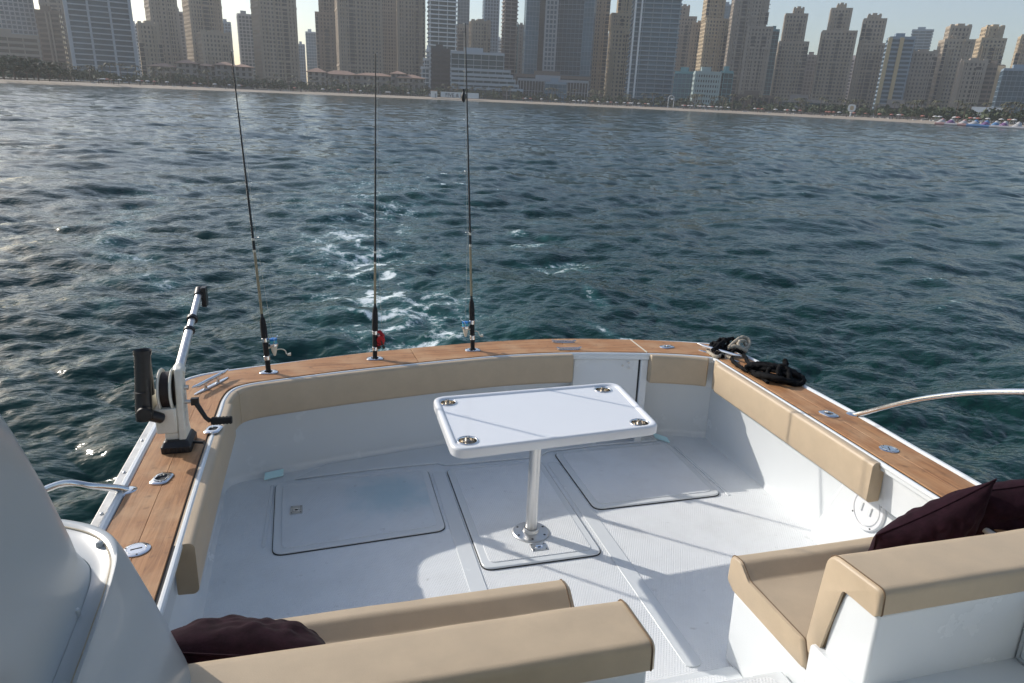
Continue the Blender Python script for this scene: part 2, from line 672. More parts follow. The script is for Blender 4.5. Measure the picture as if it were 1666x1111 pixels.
# white covering board, beads, caulk and rub rail
strip(ALL, lambda t: off(t, -.026), lambda t: outward(t, .02 * sidefac(t)), .640, .662, 'covering_board', M['gel'])
for ts in (RUN1, RUN2):
    strip(ts, lambda t: off(t, -.010), lambda t: off(t, .001), .66, .674, 'caulk_seam', M['caulk'])
    me = Mesh()
    me.tube([(*off(t, -.022), .668) for t in ts], .0125, 10)
    me.build('inner_bead', M['gel'], boat)
    me = Mesh()
    me.tube([(*outward(t, .022 * sidefac(t)), .668) for t in ts], [.016 * sidefac(t) + .003 for t in ts], 10)
    me.build('outer_bead', M['gel'], boat)
    strip(ts, lambda t: outward(t, .040 * sidefac(t)), lambda t: outward(t, .082 * sidefac(t)), .632, .656, 'rub_rail', M['rail_alu'], bevel=.004)
    strip(ts, lambda t: outward(t, -.002), lambda t: outward(t, .008), .66, .673, 'caulk_seam', M['caulk'])
_scr = None
_acc = 0
_last = None
for t in ALL:
    p = outward(t, .061 * sidefac(t))
    if _last is not None:
        _acc += np.linalg.norm(p - _last)
    _last = p
    if _acc > .24:
        _acc = 0
        if _scr is None:
            me = Mesh()
            me.lathe([(.008, 0), (.0078, .003), (.005, .006), (.001, .007)], (0, 0, 0), n=10, cap1=True)
            _scr = me.build('rail_screw', M['steel_dull'], boat)
            _scr.location = (*p, .656)
        else:
            dup(_scr, boat, (*p, .656))


# teak boards
def plank(ts, f0, f1, m):
    me = Mesh()
    rings = []
    g = .0005
    for t in ts:
        d = t[1] - t[0]
        a, b = t[0] + d * f0 + unit(d) * g, t[0] + d * f1 - unit(d) * g
        rings.append([(a[0], a[1], .664), (a[0], a[1], ZG), (b[0], b[1], ZG), (b[0], b[1], .664)])
    me.loft(rings, True, True, True)
    me.build('teak_board', m, boat, smooth=30, bevel=.0012, seg=1)


def cut(ts, test):
    return [t for t in ts if test(t)]


LEFT = RUN1[:6 * 5 + 1]
AFT = RUN1[6 * 5:]
_sp = int(len(LEFT) * .47)
plank(LEFT, 0, .47, M['teak_y'])
plank(LEFT, .47, 1, M['teak_y'])


def upto(ts, x0, x1):
    """the part of a transom run between two x values, with cut ends"""
    def at(x):
        for a, b in zip(ts, ts[1:]):
            if a[0][0] <= x <= b[0][0]:
                k = (x - a[0][0]) / (b[0][0] - a[0][0])
                return tuple(p + (q - p) * k for p, q in zip(a, b))
        return ts[0] if x < ts[0][0][0] else ts[-1]
    mid = [t for t in ts if x0 + .004 < t[0][0] < x1 - .004]
    return [at(x0)] + mid + [at(x1)]


plank(upto(AFT, -.7, .52), 0, 1, M['teak_x'])
plank(upto(AFT, .524, 1.585), 0, 1, M['teak_x'])
plank(upto(AFT, 1.589, 2.10), 0, 1, M['teak_x'])
plank(upto(AFT, 2.112, 2.6), 0, 1, M['teak_x'])
plank(RUN2, 0, .5, M['teak_y'])
plank(RUN2, .5, 1, M['teak_y'])
me = Mesh()
_a = upto(AFT, 2.1015, 2.2)[0]
me.obox((*((_a[0] + _a[1]) / 2 + np.array([.004, 0])), .674), np.array([1., 0, 0]), np.array([.06, 1., 0]) / math.hypot(.06, 1), np.array([0, 0, 1.]), (.004, .158, .0085))
me.build('door_seam', M['cream'], boat)

# bolster pads
PADPROF = []
for cx, cz, a0 in ((-.050, .655, 90), (-.050, .495, 180), (-.006, .481, 270), (-.006, .668, 0)):
    r = .022 if cx < -.02 else .006
    for k in range(5):
        a = rad(a0 + 90 * k / 4)
        PADPROF.append((cx + r * math.cos(a), cz + r * math.sin(a)))


def pad(ts, label):
    me = Mesh()
    rings = []
    ts = list(ts)
    for t in ts:
        d = unit(t[1] - t[0])
        if abs(d[0]) > .85:
            d = unit([d[0], 0])
        rings.append([(*(t[0] + d * o), z) for o, z in PADPROF])
    me.loft(rings, True, True, True)
    return me.build('bolster_pad', M['vinyl'], boat, smooth=60, bevel=.007, seg=2, label=label)


def lerp_run(ts, key, v0, v1):
    def at(v):
        for a, b in zip(ts, ts[1:]):
            ka, kb = a[0][key], b[0][key]
            if min(ka, kb) <= v <= max(ka, kb) and ka != kb:
                k = (v - ka) / (kb - ka)
                return tuple(p + (q - p) * k for p, q in zip(a, b))
        return None
    A, B = at(v0), at(v1)
    lo, hi = min(v0, v1), max(v0, v1)
    mid = [t for t in ts if lo + .01 < t[0][key] < hi - .01]
    return [A] + mid + [B]


pad(lerp_run(RUN1[:31], 1, 2.29, 3.858), 'tan bolster pad on the left side of the cockpit')
pad(upto(AFT, -.574, 1.578), 'long tan bolster pad across the transom')
pad(upto(AFT, 2.115, 2.505), 'short tan bolster pad right of the transom door')
pad(lerp_run(RUN2, 1, 3.945, 2.345), 'long tan bolster pad on the right side of the cockpit')

# transom door
me = Mesh()
_r = upto(AFT, 1.60, 2.052)
me.loft([[(*(off(t, -.012)), .09), (*(off(t, -.012)), .632), (*(off(t, .05)), .632), (*(off(t, .05)), .09)] for t in _r], True, True, True)
door = me.build('transom_door', M['gel'], boat, bevel=.006, label='white transom door panel between the pads')
me = Mesh()
_r = upto(AFT, 2.064, 2.115)
me.loft([[(*(off(t, -.02)), .0), (*(off(t, -.02)), .632), (*(off(t, .05)), .632), (*(off(t, .05)), .0)] for t in _r], True, True, True)
me.build('door_post', M['gel'], boat, bevel=.006)
me = Mesh()
_r = upto(AFT, 1.585, 2.115)
me.loft([[(*(off(t, -.032)), .634), (*(off(t, -.032)), .664), (*(off(t, .0)), .664), (*(off(t, .0)), .634)] for t in _r], True, True, True)
me.build('door_header', M['gel'], boat, bevel=.004)
me = Mesh()
_r = upto(AFT, 2.052, 2.064)
me.loft([[(*(off(t, -.004)), .06), (*(off(t, -.004)), .63), (*(off(t, .05)), .63), (*(off(t, .05)), .06)] for t in _r], True, True, True)
me.build('door_gap', M['gap'], boat)
for px, py in ((1013, 595), (1023, 590), (1023, 599)):
    q = Py(px, py, 4.135)
    me = Mesh(q)
    me.lathe([(.009, 0), (.009, -.004), (.004, -.006)], q + np.array([0, .004, 0]), (0, 1, 0), 10, cap1=True)
    o = me.build('door_bolt', M['steel_dull'], door)
    o.location = q
# pale cyan pieces in the corners, coloured as daylight through the scuppers
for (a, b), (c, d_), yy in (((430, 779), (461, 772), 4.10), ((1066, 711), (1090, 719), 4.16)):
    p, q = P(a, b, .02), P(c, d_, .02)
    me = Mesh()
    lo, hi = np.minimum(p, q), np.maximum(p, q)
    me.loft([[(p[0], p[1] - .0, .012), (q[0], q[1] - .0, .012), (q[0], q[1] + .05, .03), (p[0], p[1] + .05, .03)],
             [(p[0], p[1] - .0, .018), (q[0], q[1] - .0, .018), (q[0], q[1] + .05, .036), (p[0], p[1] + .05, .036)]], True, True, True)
    me.build('scupper_daylight_piece', M['cyan'], boat, smooth=0, label='pale cyan piece coloured as daylight through the scupper on the cockpit floor')


# ------------------------------------------------------------------ floor mouldings and hatches
def ridge(x0, x1, y0, y1, h=.005):
    me = Mesh()
    me.slab(rrect(x0, x1, y0, y1, min(.03, abs(x1 - x0) / 2.1), 3), 0.0005, h)
    me.build('floor_ridge', M['gel'], boat, bevel=.003)


ridge(.575, .66, 2.04, 3.96)
ridge(1.345, 1.425, 2.04, 3.95)
ridge(-.405, -.385, 3.30, 3.98, .004)
ridge(2.315, 2.335, 3.30, 4.02, .004)
me = Mesh()
_pl = [(-.27, 4.02), (.2, 4.06), (.62, 4.07), (.68, 4.03), (1.0, 4.03), (1.32, 4.03), (1.40, 4.10), (1.8, 4.13), (2.24, 4.12)]
_pb = [tuple(t[2] - np.array([0, .03])) for t in upto(AFT, -.05, 2.2)]
me.slab(_pl + _pb[::-1], 0.0006, .014)
me.build('aft_ledge', M['gel'], boat, bevel=.005)


def hatch(c, r, label, m, latch=None, latch_rot=0.):
    """c: four corners (x, y), anticlockwise"""
    c = [np.asarray(p, float) for p in c]
    g = sum(c) / 4

    def grow(o):
        return [p + np.sign(p - g) * o for p in c]
    me = Mesh()
    me.slab([tuple(p) for p in rquad(grow(.0028), r + .0028)], 0.0012, .0042)
    me.build('hatch_gasket', M['gap'], boat, smooth=0)
    me = Mesh()
    me.slab([tuple(p) for p in rquad(grow(-.001), r)], .001, .013)
    h = me.build('deck_hatch', M['gel'], boat, bevel=.006, label=label)
    me = Mesh()
    me.slab([tuple(p) for p in rquad(grow(-.042), r * .7)], .012, .0165)
    me.build('hatch_tread', m, h, bevel=.003)
    if latch:
        x, y, w, d = latch
        me = Mesh((x, y, .0165))
        a, b = np.array([math.cos(latch_rot), math.sin(latch_rot), 0]), np.array([-math.sin(latch_rot), math.cos(latch_rot), 0])
        me.obox((x, y, .0175), a, b, np.array([0, 0, 1.]), (w / 2, d / 2, .0022))
        l = me.build('hatch_latch', M['steel_dull'], h, bevel=.001)
        l.location = (x, y, .0165)
        me = Mesh()
        me.lathe([(.021, .0), (.021, .0012), (.018, .0014), (.018, .0006), (.001, .0006)], (0, 0, .0034), n=20, cap1=True)
        me.build('latch_ring', M['steel'], l)
        me = Mesh()
        me.obox((0, -.004, .0052), np.array([1., 0, 0]), np.array([0, 1., 0]), np.array([0, 0, 1.]), (.008, .004, .0006))
        for sx in (-1, 1):
            for sy in (-1, 1):
                me.obox((sx * w * .38, sy * d * .36, .0044), np.array([1., 0, 0]), np.array([0, 1., 0]), np.array([0, 0, 1.]), (.003, .003, .0005))
        me.build('latch_slot', M['gap'], l, smooth=0, kind='stuff')
    return h


hatch([(-.345, 3.205), (.553, 3.262), (.553, 4.00), (-.378, 3.99)], .06, 'left deck hatch with a blue-green stain', M['skid_stained'], (-.243, 3.625, .066, .090))
hatch([(.672, 2.862), (1.312, 2.868), (1.312, 3.975), (.672, 3.975)], .055, 'middle deck hatch under the table', M['skid'], (.998, 2.985, .088, .066))
hatch([(1.436, 3.300), (2.275, 3.308), (2.30, 4.085), (1.436, 4.075)], .06, 'right deck hatch', M['skid'])

# sloping fairing with a round inspection plate, right side
me = Mesh()
_w0, _w1 = np.array([2.50, 2.80, -.002]), np.array([2.552, 2.665, .41])
_w2, _w3 = np.array([2.43, 1.70, -.002]), np.array([2.485, 1.70, .41])
me.loft([[_w0, _w1, _w1 + [.10, .05, 0], _w0 + [.20, .05, 0]], [_w2, _w3, _w3 + [.1, 0, 0], _w2 + [.2, 0, 0]]], True, True, True)
me.build('side_fairing', M['gel'], boat, bevel=.012, seg=3, label='white sloping fairing below the right gunwale')
_n = unit(np.cross(_w1 - _w0, _w2 - _w0))
_n = _n if _n[0] < 0 else -_n
_dr = bray(1415, 828)
_k = ((_w0 - np.array([0, 0, EYE])) @ _n) / (_dr @ _n)
_pc = np.array([0, 0, EYE]) + _dr * _k
me = Mesh(_pc)
me.lathe([(.110, -.006), (.110, .012), (.105, .017), (.090, .018), (.088, .009), (.084, .009), (.082, .018), (.05, .021), (.001, .022)], _pc, _n, 40, cap1=True)
pl = me.build('inspection_plate', M['gel_table'], boat, smooth=25, label='round white screw-in inspection plate')
pl.location = _pc
_pu = unit(np.cross(_n, [0, 1, 0]))
_pv = np.cross(_n, _pu)
me = Mesh()
for k in range(4):
    a = rad(35 + 90 * k)
    me.lathe([(.005, 0), (.004, .003), (.001, .0035)], _n * .0165 + (_pu * math.cos(a) + _pv * math.sin(a)) * .097, _n, 8, cap1=True)
me.build('plate_screw', M['black'], pl)
me = Mesh()
me.obox(_n * .022 + _pv * .03, _pu, _pv, _n, (.022, .009, .006))
me.obox(_n * .022 - _pv * .03, _pu, _pv, _n, (.022, .009, .006))
me.build('plate_grip', M['gel'], pl, bevel=.002)


# ------------------------------------------------------------------ deck fittings
def rod_holder_proto():
    me = Mesh()
    n = 24
    outer = rrect(-.052, .052, -.036, .036, .026, 5)
    k = len(outer)
    inn = []
    for x, y in outer:
        a = math.atan2(y, x)
        inn.append((.024 * math.cos(a), .024 * math.sin(a)))
    r = [[(x * 1.0, y * 1.0, 0) for x, y in outer], [(x, y, .004) for x, y in outer], [(x * .94, y * .92, .007) for x, y in outer],
         [(x * 1.25, y * 1.25, .0095) for x, y in inn], [(x * 1.02, y * 1.02, .0085) for x, y in inn], [(x * .97, y * .97, .001) for x, y in inn]]
    me.loft(r)
    h = me.build('rod_holder', M['steel'], boat, smooth=40)
    me = Mesh()
    me.lathe([(.0232, .0015), (.0005, .0008)], (0, 0, 0), n=20, cap1=True)
    me.build('holder_socket', M['gap'], h)
    me = Mesh()
    for sx, sy in ((-.036, -.012), (.036, .012), (0, -.028), (0, .028)):
        me.lathe([(.0048, .0), (.0045, .0022), (.001, .0026)], (sx, sy, .0072), n=10, cap1=True)
    me.build('holder_screw', M['steel_dull'], h)
    return h


rh = rod_holder_proto()
_spots = [((437, 605), -8, 'left rod holder on the transom'), ((610, 583), -6, 'second rod holder on the transom'), ((769, 569), -3, 'third rod holder on the transom'),
          ((1085, 564), 12, 'empty rod holder right of the transom door'), ((263, 778), 78, 'empty rod holder on the left gunwale'),
          ((347, 698), 80, 'rod holder behind the downrigger'), ((1348, 673), -84, 'rod holder on the right gunwale')]
for i, ((px, py), a, lb) in enumerate(_spots):
    q = P(px, py, ZG + .004)
    o = rh if i == 0 else dup(rh, boat)
    o.location = (q[0], q[1], ZG)
    o.rotation_euler = (0, 0, rad(a))
    o['label'] = lb

me = Mesh()
me.lathe([(.044, 0), (.044, .003), (.040, .005), (.031, .0055), (.030, .003), (.029, .0055), (.001, .006)], (0, 0, 0), n=32, cap1=True)
dk = me.build('deck_filler_cap', M['steel'], boat, smooth=25)
me = Mesh()
me.obox((0, 0, .0063), np.array([1., 0, 0]), np.array([0, 1., 0]), np.array([0, 0, 1.]), (.018, .0022, .0006))
me.build('cap_slot', M['gap'], dk, smooth=0)
me = Mesh()
for k in range(3):
    a = rad(30 + 120 * k)
    me.lathe([(.0035, 0), (.003, .001), (.001, .0012)], (.036 * math.cos(a), .036 * math.sin(a), .0052), n=8, cap1=True)
me.build('cap_screw', M['gap'], dk)
q = P(222, 895, ZG)
dk.location = (q[0], q[1], ZG)
dk.rotation_euler = (0, 0, rad(15))
dk['label'] = 'round steel deck filler cap on the left gunwale'
q = P(1446, 731, ZG)
dk2 = dup(dk, boat, (q[0], q[1], ZG), (0, 0, rad(60)))
dk2['label'] = 'round steel deck filler cap on the right gunwale'


def cleat(p0, p1, h, label, rb=.009):
    """horn cleat from tip to tip"""
    p0, p1 = np.array([p0[0], p0[1], ZG]), np.array([p1[0], p1[1], ZG])
    c = (p0 + p1) / 2
    L = np.linalg.norm(p1 - p0)
    u = unit(p1 - p0)
    v = np.array([-u[1], u[0], 0])
    me = Mesh(c)
    ring = []
    for k in range(28):
        a = 2 * math.pi * k / 28
        ca = math.cos(a)
        ring.append((abs(ca) ** 1.0 * math.copysign(L * .47, ca), .019 * math.sin(a)))
    me.loft([[c + u * x + v * y for x, y in ring], [c + u * x + v * y + np.array([0, 0, .004]) for x, y in ring],
             [c + u * x * .93 + v * y * .8 + np.array([0, 0, .006]) for x, y in ring]], True, True, True)
    o = me.build('cleat', M['steel'], boat, smooth=40, label=label)
    o.location = c
    if h:
        me = Mesh()
        for s in (-1, 1):
            me.tube([u * s * L * .17, u * s * L * .17 + np.array([0, 0, h])], [.011, .009], 12)
        me.build('cleat_post', M['steel'], o)
    me = Mesh()
    hh = max(h, .010)
    pts = [u * (L * .5 * s) + np.array([0, 0, hh + .006 * (abs(s) > .9)]) for s in (-1, -.92, -.7, -.35, 0, .35, .7, .92, 1)]
    me.tube(pts, [.003, .006, rb, rb * 1.05, rb * 1.1, rb * 1.05, rb, .006, .003], 12)
    me.build('cleat_bar', M['steel'], o)
    return o


cleat(P(314, 644, ZG), P(373, 613, ZG), .042, 'steel horn cleat on the left stern corner', .011)
cleat(P(897, 557, ZG), P(937, 557.5, ZG), 0, 'flat steel cleat on the transom, outer of two', .006)
cleat(P(905, 569, ZG), P(946, 568.5, ZG), 0, 'flat steel cleat on the transom, inner of two', .006)
cleat(P(1134, 569, ZG), P(1205, 590, ZG), .04, 'steel horn cleat on the right stern corner under the ropes', .011)

# handrails
q = P(207, 797, ZG)
me = Mesh()
me.lathe([(.042, 0), (.042, .006), (.036, .012), (.024, .016)], (q[0], q[1], .668), n=28, cap1=True)
base = me.build('rail_base', M['steel'], boat)
me = Mesh()
a = Px(90, 790, -1.0)
me.tube(catmull([q + np.array([0, 0, .0]), q + np.array([-.03, -.02, .022]), (q + a) / 2 + np.array([0, 0, .006]), a, a + np.array([-.05, -.35, .05]), a + np.array([-.04, -1.2, .10])], 6), .0145, 12)
me.build('hand_rail', M['steel'], boat, smooth=80, label='curved steel handrail on the left gunwale')
b0 = np.array([2.742, 2.885, .672])
me = Mesh()
me.lathe([(.042, 0), (.042, .006), (.036, .012), (.022, .016)], (b0[0], b0[1], .668), n=28, cap1=True)
me.build('rail_base', M['steel'], boat)
me = Mesh()
pts = [b0] + [Px(x, y, 2.75) for x, y in ((1408, 671), (1450, 660), (1500, 649), (1560, 641), (1610, 638), (1666, 637.5), (1760, 641))]
me.tube(catmull(pts + [pts[-1] + np.array([0, -.8, .06])], 5), .0145, 12)
me.build('hand_rail', M['steel'], boat, smooth=80, label='long curved steel handrail on the right gunwale')

# ------------------------------------------------------------------ left fairing
def ringz(pts, z, dx=0., dy=0.):
    return [(p[0] + dx, p[1] + dy, z) for p in pts]


LEDGE = catmull([(-1.3, 1.80), (-.95, 1.80), (-.75, 1.785), (-.622, 1.735), (-.545, 1.67), (-.505, 1.58), (-.488, 1.48), (-.475, 1.33), (-.46, 1.1), (-.45, .8), (-.45, .3)], 5)
FOOT = catmull([(-1.3, 1.78), (-.9, 1.775), (-.66, 1.755), (-.50, 1.70), (-.42, 1.63), (-.378, 1.54), (-.36, 1.44), (-.348, 1.3), (-.335, 1.08), (-.33, .8), (-.33, .3)], 5)
LEDGE, FOOT = [np.array(p) for p in LEDGE], [np.array(p) for p in FOOT]
INN = []
for i, p in enumerate(LEDGE):
    t = unit(LEDGE[min(i + 1, len(LEDGE) - 1)] - LEDGE[max(i - 1, 0)])
    INN.append(p + np.array([t[1], -t[0]]) * (.048 + .05 * math.exp(-((p[1] - 1.70) / .12) ** 2)))
me = Mesh()
me.loft([ringz([f * 1.0 + (f - l) * .25 for f, l in zip(FOOT, LEDGE)], .45), ringz(FOOT, .77), ringz([f * .5 + l * .5 for f, l in zip(FOOT, LEDGE)], .95),
         ringz([f * .12 + l * .88 for f, l in zip(FOOT, LEDGE)], 1.07), ringz(LEDGE, 1.094), ringz([l * .92 + i * .08 for l, i in zip(LEDGE, INN)], 1.105),
         ringz([l * .76 + i * .24 for l, i in zip(LEDGE, INN)], 1.104), ringz([l * .68 + i * .32 for l, i in zip(LEDGE, INN)], 1.096), ringz(INN, 1.095)], False)
me.build('side_wing', M['gel_fair_shaded'], boat, smooth=70, label='white moulded side wing with a rounded ledge at the lower left')
me = Mesh()
rr = []
for z, k in ((1.09, 0), (1.11, .006), (1.14, .02), (1.2, .04), (1.35, .10), (1.5, .17), (1.65, .25), (1.85, .37), (2.1, .52)):
    rr.append([(p[0] - .02 * k - .012 * min(1, (z - 1.09) / .05), p[1] - k * 1.15 if p[1] > 0 else p[1], z) for p in INN])
me.loft(rr, False)
me.build('wing_panel', M['gel_fair_shaded'], boat, smooth=70, label='white upper wing panel rising at the lower left edge')
me = Mesh()
me.tube([(*(l * .70 + i * .30), 1.0975) for l, i in zip(LEDGE, INN)], .0028, 8)
me.build('sealant_bead', M['seal'], boat)
for px, py in ((162, 886), (124, 997)):
    q = P(px, py, 1.10)
    me = Mesh()
    me.lathe([(.0085, -.006), (.0085, .004), (.006, .008), (.001, .0095)], (q[0], q[1], 1.10), n=14, cap1=True)
    me.build('wing_bolt', M['gel_fair_shaded'], boat)

# unseen overhang added to shade the fairing and benches; cabin bulkhead behind viewer
me = Mesh()
me.slab(rrect(-1.0, 2.95, -2.2, 1.02, .3, 5), 2.66, 2.80)
me.build('added_shade_overhang', M['gel'], boat, bevel=.02, label='unseen white overhang added above the viewer to shade the near fairing')
me = Mesh()
me.box((-.75, -1.0, .47), (2.7, -.9, 2.66))
me.build('cabin_bulkhead', M['gel'], boat, bevel=.01, label='white cabin bulkhead behind the viewer')
# ------------------------------------------------------------------ steps between the benches
me = Mesh()
me.slab(rrect(.80, 1.53, 1.60, 1.992, .03, 3), 0, .028)
me.build('step', M['gel'], boat, bevel=.008)
me = Mesh()
me.slab(rrect(.86, 1.46, 1.74, 1.955, .03, 3), .027, .0315)
me.build('step_tread', M['skid'], boat)
me = Mesh()
me.box((.60, 1.2, 0), (1.52, 1.715, .25))
me.build('step', M['gel'], boat, bevel=.012)
me = Mesh()
me.slab(rrect(.86, 1.46, 1.61, 1.69, .02, 3), .249, .2535)
me.build('step_tread', M['skid'], boat)
me = Mesh()
me.box((1.50, .4, .2), (2.2, 1.585, .47))
me.box((.60, .4, .2), (1.499, 1.30, .47))
me.build('bridge_deck', M['gel'], boat, bevel=.01, label='white raised deck behind the benches')
me = Mesh()
me.box((2.135, .3, .4), (2.26, 1.372, .728))
me.build('cabin_side', M['gel'], boat, bevel=.01)
me = Mesh()
me.tube([(2.131, 1.368, .735), (2.131, 1.368, .478), (2.131, 1.0, .477), (2.131, .5, .477)], .007, 8)
me.build('sealant_bead', M['gel_fair_shaded'], boat)

# ------------------------------------------------------------------ benches
def cushion(prof, x0, x1, name, parent, org, nseg=64, puff=.0, label=None):
    prof = rpoly(prof)
    me = Mesh(org)
    rings = []
    c = np.mean(prof, 0)
    for i in range(nseg + 1):
        x = x0 + (x1 - x0) * i / nseg
        k = 1 + puff * math.sin(i * 1.7)
        rings.append([(x, *(p + unit(p - c) * .0032 * mnoise.noise((x * 5.0 + x0, p[0] * 9, p[1] * 9)))) for p in prof])
    # rounded ends
    for s, e in ((0, 0), (1, -1)):
        pass
    def end(x, sgn):
        return [[(x - sgn * d, *(c + (p - c) * f)) for p in prof] for d, f in ((-.0, .93), (-.0, .975))]
    a = [[(x0, *(c + (p - c) * .94)) for p in prof], [(x0 + .003, *(c + (p - c) * .975)) for p in prof], [(x0 + .012, *(c + (p - c) * .996)) for p in prof]]
    b = [[(x1 - .012, *(c + (p - c) * .996)) for p in prof], [(x1 - .003, *(c + (p - c) * .975)) for p in prof], [(x1, *(c + (p - c) * .94)) for p in prof]]
    me.loft(a + rings[1:-1] + b, True, True, True)
    o = me.build(name, M['vinyl'], parent, smooth=50, label=label)
    for xe, sg in ((x0 + .013, 1), (x1 - .013, -1)):
        me = Mesh(org)
        loop = [(xe, *(c + (p - c) * 1.0035 + unit(p - c) * .001)) for p in prof]
        me.tube(loop, .0022, 6, loop=True)
        me.build('piping', M['thread_dark'], o)
    return o


def rpoly(pts, n=5):
    out = []
    N = len(pts)
    for i in range(N):
        p, a, b = np.array(pts[i][:2]), np.array(pts[i - 1][:2]), np.array(pts[(i + 1) % N][:2])
        r = pts[i][2]
        u, v = unit(a - p), unit(b - p)
        d = min(r / math.tan(math.acos(max(-1, min(1, u @ v))) / 2), .45 * np.linalg.norm(a - p), .45 * np.linalg.norm(b - p))
        q0, q1 = p + u * d, p + v * d
        for k in range(n + 1):
            t = k / n
            out.append((1 - t) ** 2 * q0 + 2 * t * (1 - t) * p + t * t * q1)
    # fill long straights so that ends shrink evenly
    res = []
    for p, q in zip(out, out[1:] + out[:1]):
        m = max(1, int(np.linalg.norm(q - p) / .05))
        res += [p + (q - p) * k / m for k in range(m)]
    return res


SEAT = [(2.062, .335, .012), (2.106, .36, .02), (2.100, .476, .034), (2.030, .486, .04), (1.968, .439, .03), (1.640, .437, .02), (1.605, .335, .012)]


def back(top):
    d = top - .82
    return [(1.630, .45, .012), (1.598, .812 + d, .055), (1.370, .824 + d, .026), (1.366, .737 + d, .010), (1.512, .735 + d, .022), (1.572, .405, .012), (1.612, .405, .012)]


def bench(label, x0, x1, top, bx0, bx1, lab):
    org = ((x0 + x1) / 2, 1.8, 0)
    b = thing('bench_seat', label, 'bench', org, group=None)
    me = Mesh(org)
    me.prism_x([(2.058, 0), (2.062, .332), (1.60, .332), (1.60, .0)], bx0, bx1)
    me.build('seat_base', M['gel'], b, bevel=.012, seg=3)
    me = Mesh(org)
    me.prism_x([(1.60, 0), (1.545, .60 + top - .82), (1.51, .733 + top - .82), (1.376, .735 + top - .82), (1.378, .2), (1.378, 0)], bx0 + .003, bx1 - .002)
    me.build('back_base', M['gel'], b, bevel=.01, seg=3)
    cushion(SEAT, x0, x1, 'seat_cushion', b, org, label='tan vinyl seat cushion with a raised front roll')
    cushion(back(top), x0 + .0, x1 + .0, 'backrest_cushion', b, org, label='tan vinyl cushion folded over the bench back')
    return b


bench('tan cushioned bench at the lower right with plum pillows on it', 1.52, 2.43, .82, 1.53, 2.44, 'right')
bench('tan cushioned bench in the left foreground with its back to the viewer', -.405, .805, .772, -.42, .79, 'left')

# ------------------------------------------------------------------ table
TZ = .71
tc_ = [P(703, 645, TZ), P(1004, 620.5, TZ), P(1075, 692, TZ), P(736.5, 733, TZ)]
tc_ = [np.array(p[:2]) for p in (tc_[3], tc_[2], tc_[1], tc_[0])]       # near left, near right, far right, far left
pb = P(863.5, 868, .01)
tab = thing('pedestal_table', 'white cockpit table with four steel cup holders on an aluminium post', 'table', (pb[0], pb[1], .0165))
org = (pb[0], pb[1], .0165)
cen = sum(tc_) / 4


def tring(o, z):
    q = [p - np.array([math.copysign(o, p[0] - cen[0]), math.copysign(o, p[1] - cen[1])]) for p in tc_]
    return [(x, y, z) for x, y in rquad(q, .075 - o * .6, 8)]


CUPS = [(728, 655), (981, 634), (1041, 688), (761, 717)]
ZC = TZ - .010
me = Mesh(org)
me.loft([tring(.012, TZ - .055), tring(.0, TZ - .046), tring(.0, TZ - .012), tring(.003, TZ - .004), tring(.010, TZ), tring(.022, TZ), tring(.030, TZ - .004), tring(.036, ZC)], True, True, False)
from mathutils.geometry import tessellate_polygon
polys = [[Vector(p) for p in tring(.036, ZC)]]
cupc = []
for px, py in CUPS:
    q = P(px, py, ZC)
    cupc.append(q)
    polys.append([Vector((q[0] + .0435 * math.cos(2 * math.pi * k / 28), q[1] + .0435 * math.sin(2 * math.pi * k / 28), ZC)) for k in range(28)])
flat = [tuple(v) for p in polys for v in p]
me.add(flat, [tuple(t) for t in tessellate_polygon(polys)])
top = me.build('tabletop', M['gel_table'], tab, smooth=50, label='white tabletop with a raised rim')
for q in cupc:
    me = Mesh(np.array(org))
    me.lathe([(.0525, 0), (.0525, .0022), (.050, .0042), (.0445, .0042), (.0425, .002), (.042, -.004)], q, n=36)
    ch = me.build('cup_holder', M['steel'], tab, smooth=60)
    me = Mesh(np.array(org))
    me.lathe([(.042, -.004), (.041, -.030), (.039, -.040), (.035, -.043), (.001, -.0435)], q, n=36, cap1=True)
    me.build('cup_well', M['cup'], ch, smooth=50)
me = Mesh(org)
pt = np.array([pb[0] + .010, pb[1] + .01, TZ - .055])
me.tube([(pb[0], pb[1], .02), pt], [.031, .031], 28)
me.build('table_post', M['alu'], tab, smooth=40)
me = Mesh(org)
me.lathe([(.101, .0), (.101, .006), (.096, .010), (.045, .013), (.040, .030), (.034, .032)], (pb[0], pb[1], .0165), n=44)
bp_ = me.build('base_plate', M['steel_dull'], tab, smooth=35)
me = Mesh(org)
for k in range(6):
    a = rad(20 + 60 * k)
    me.lathe([(.0075, 0), (.006, .002), (.001, .0025)], (pb[0] + .080 * math.cos(a), pb[1] + .080 * math.sin(a), .0265), n=10, cap1=True)
me.build('plate_screw', M['gap'], bp_)
me = Mesh(org)
me.lathe([(.085, -.02), (.085, -.005), (.04, .0)], (pt[0], pt[1], TZ - .056), n=32)
me.build('top_bracket', M['alu'], tab)


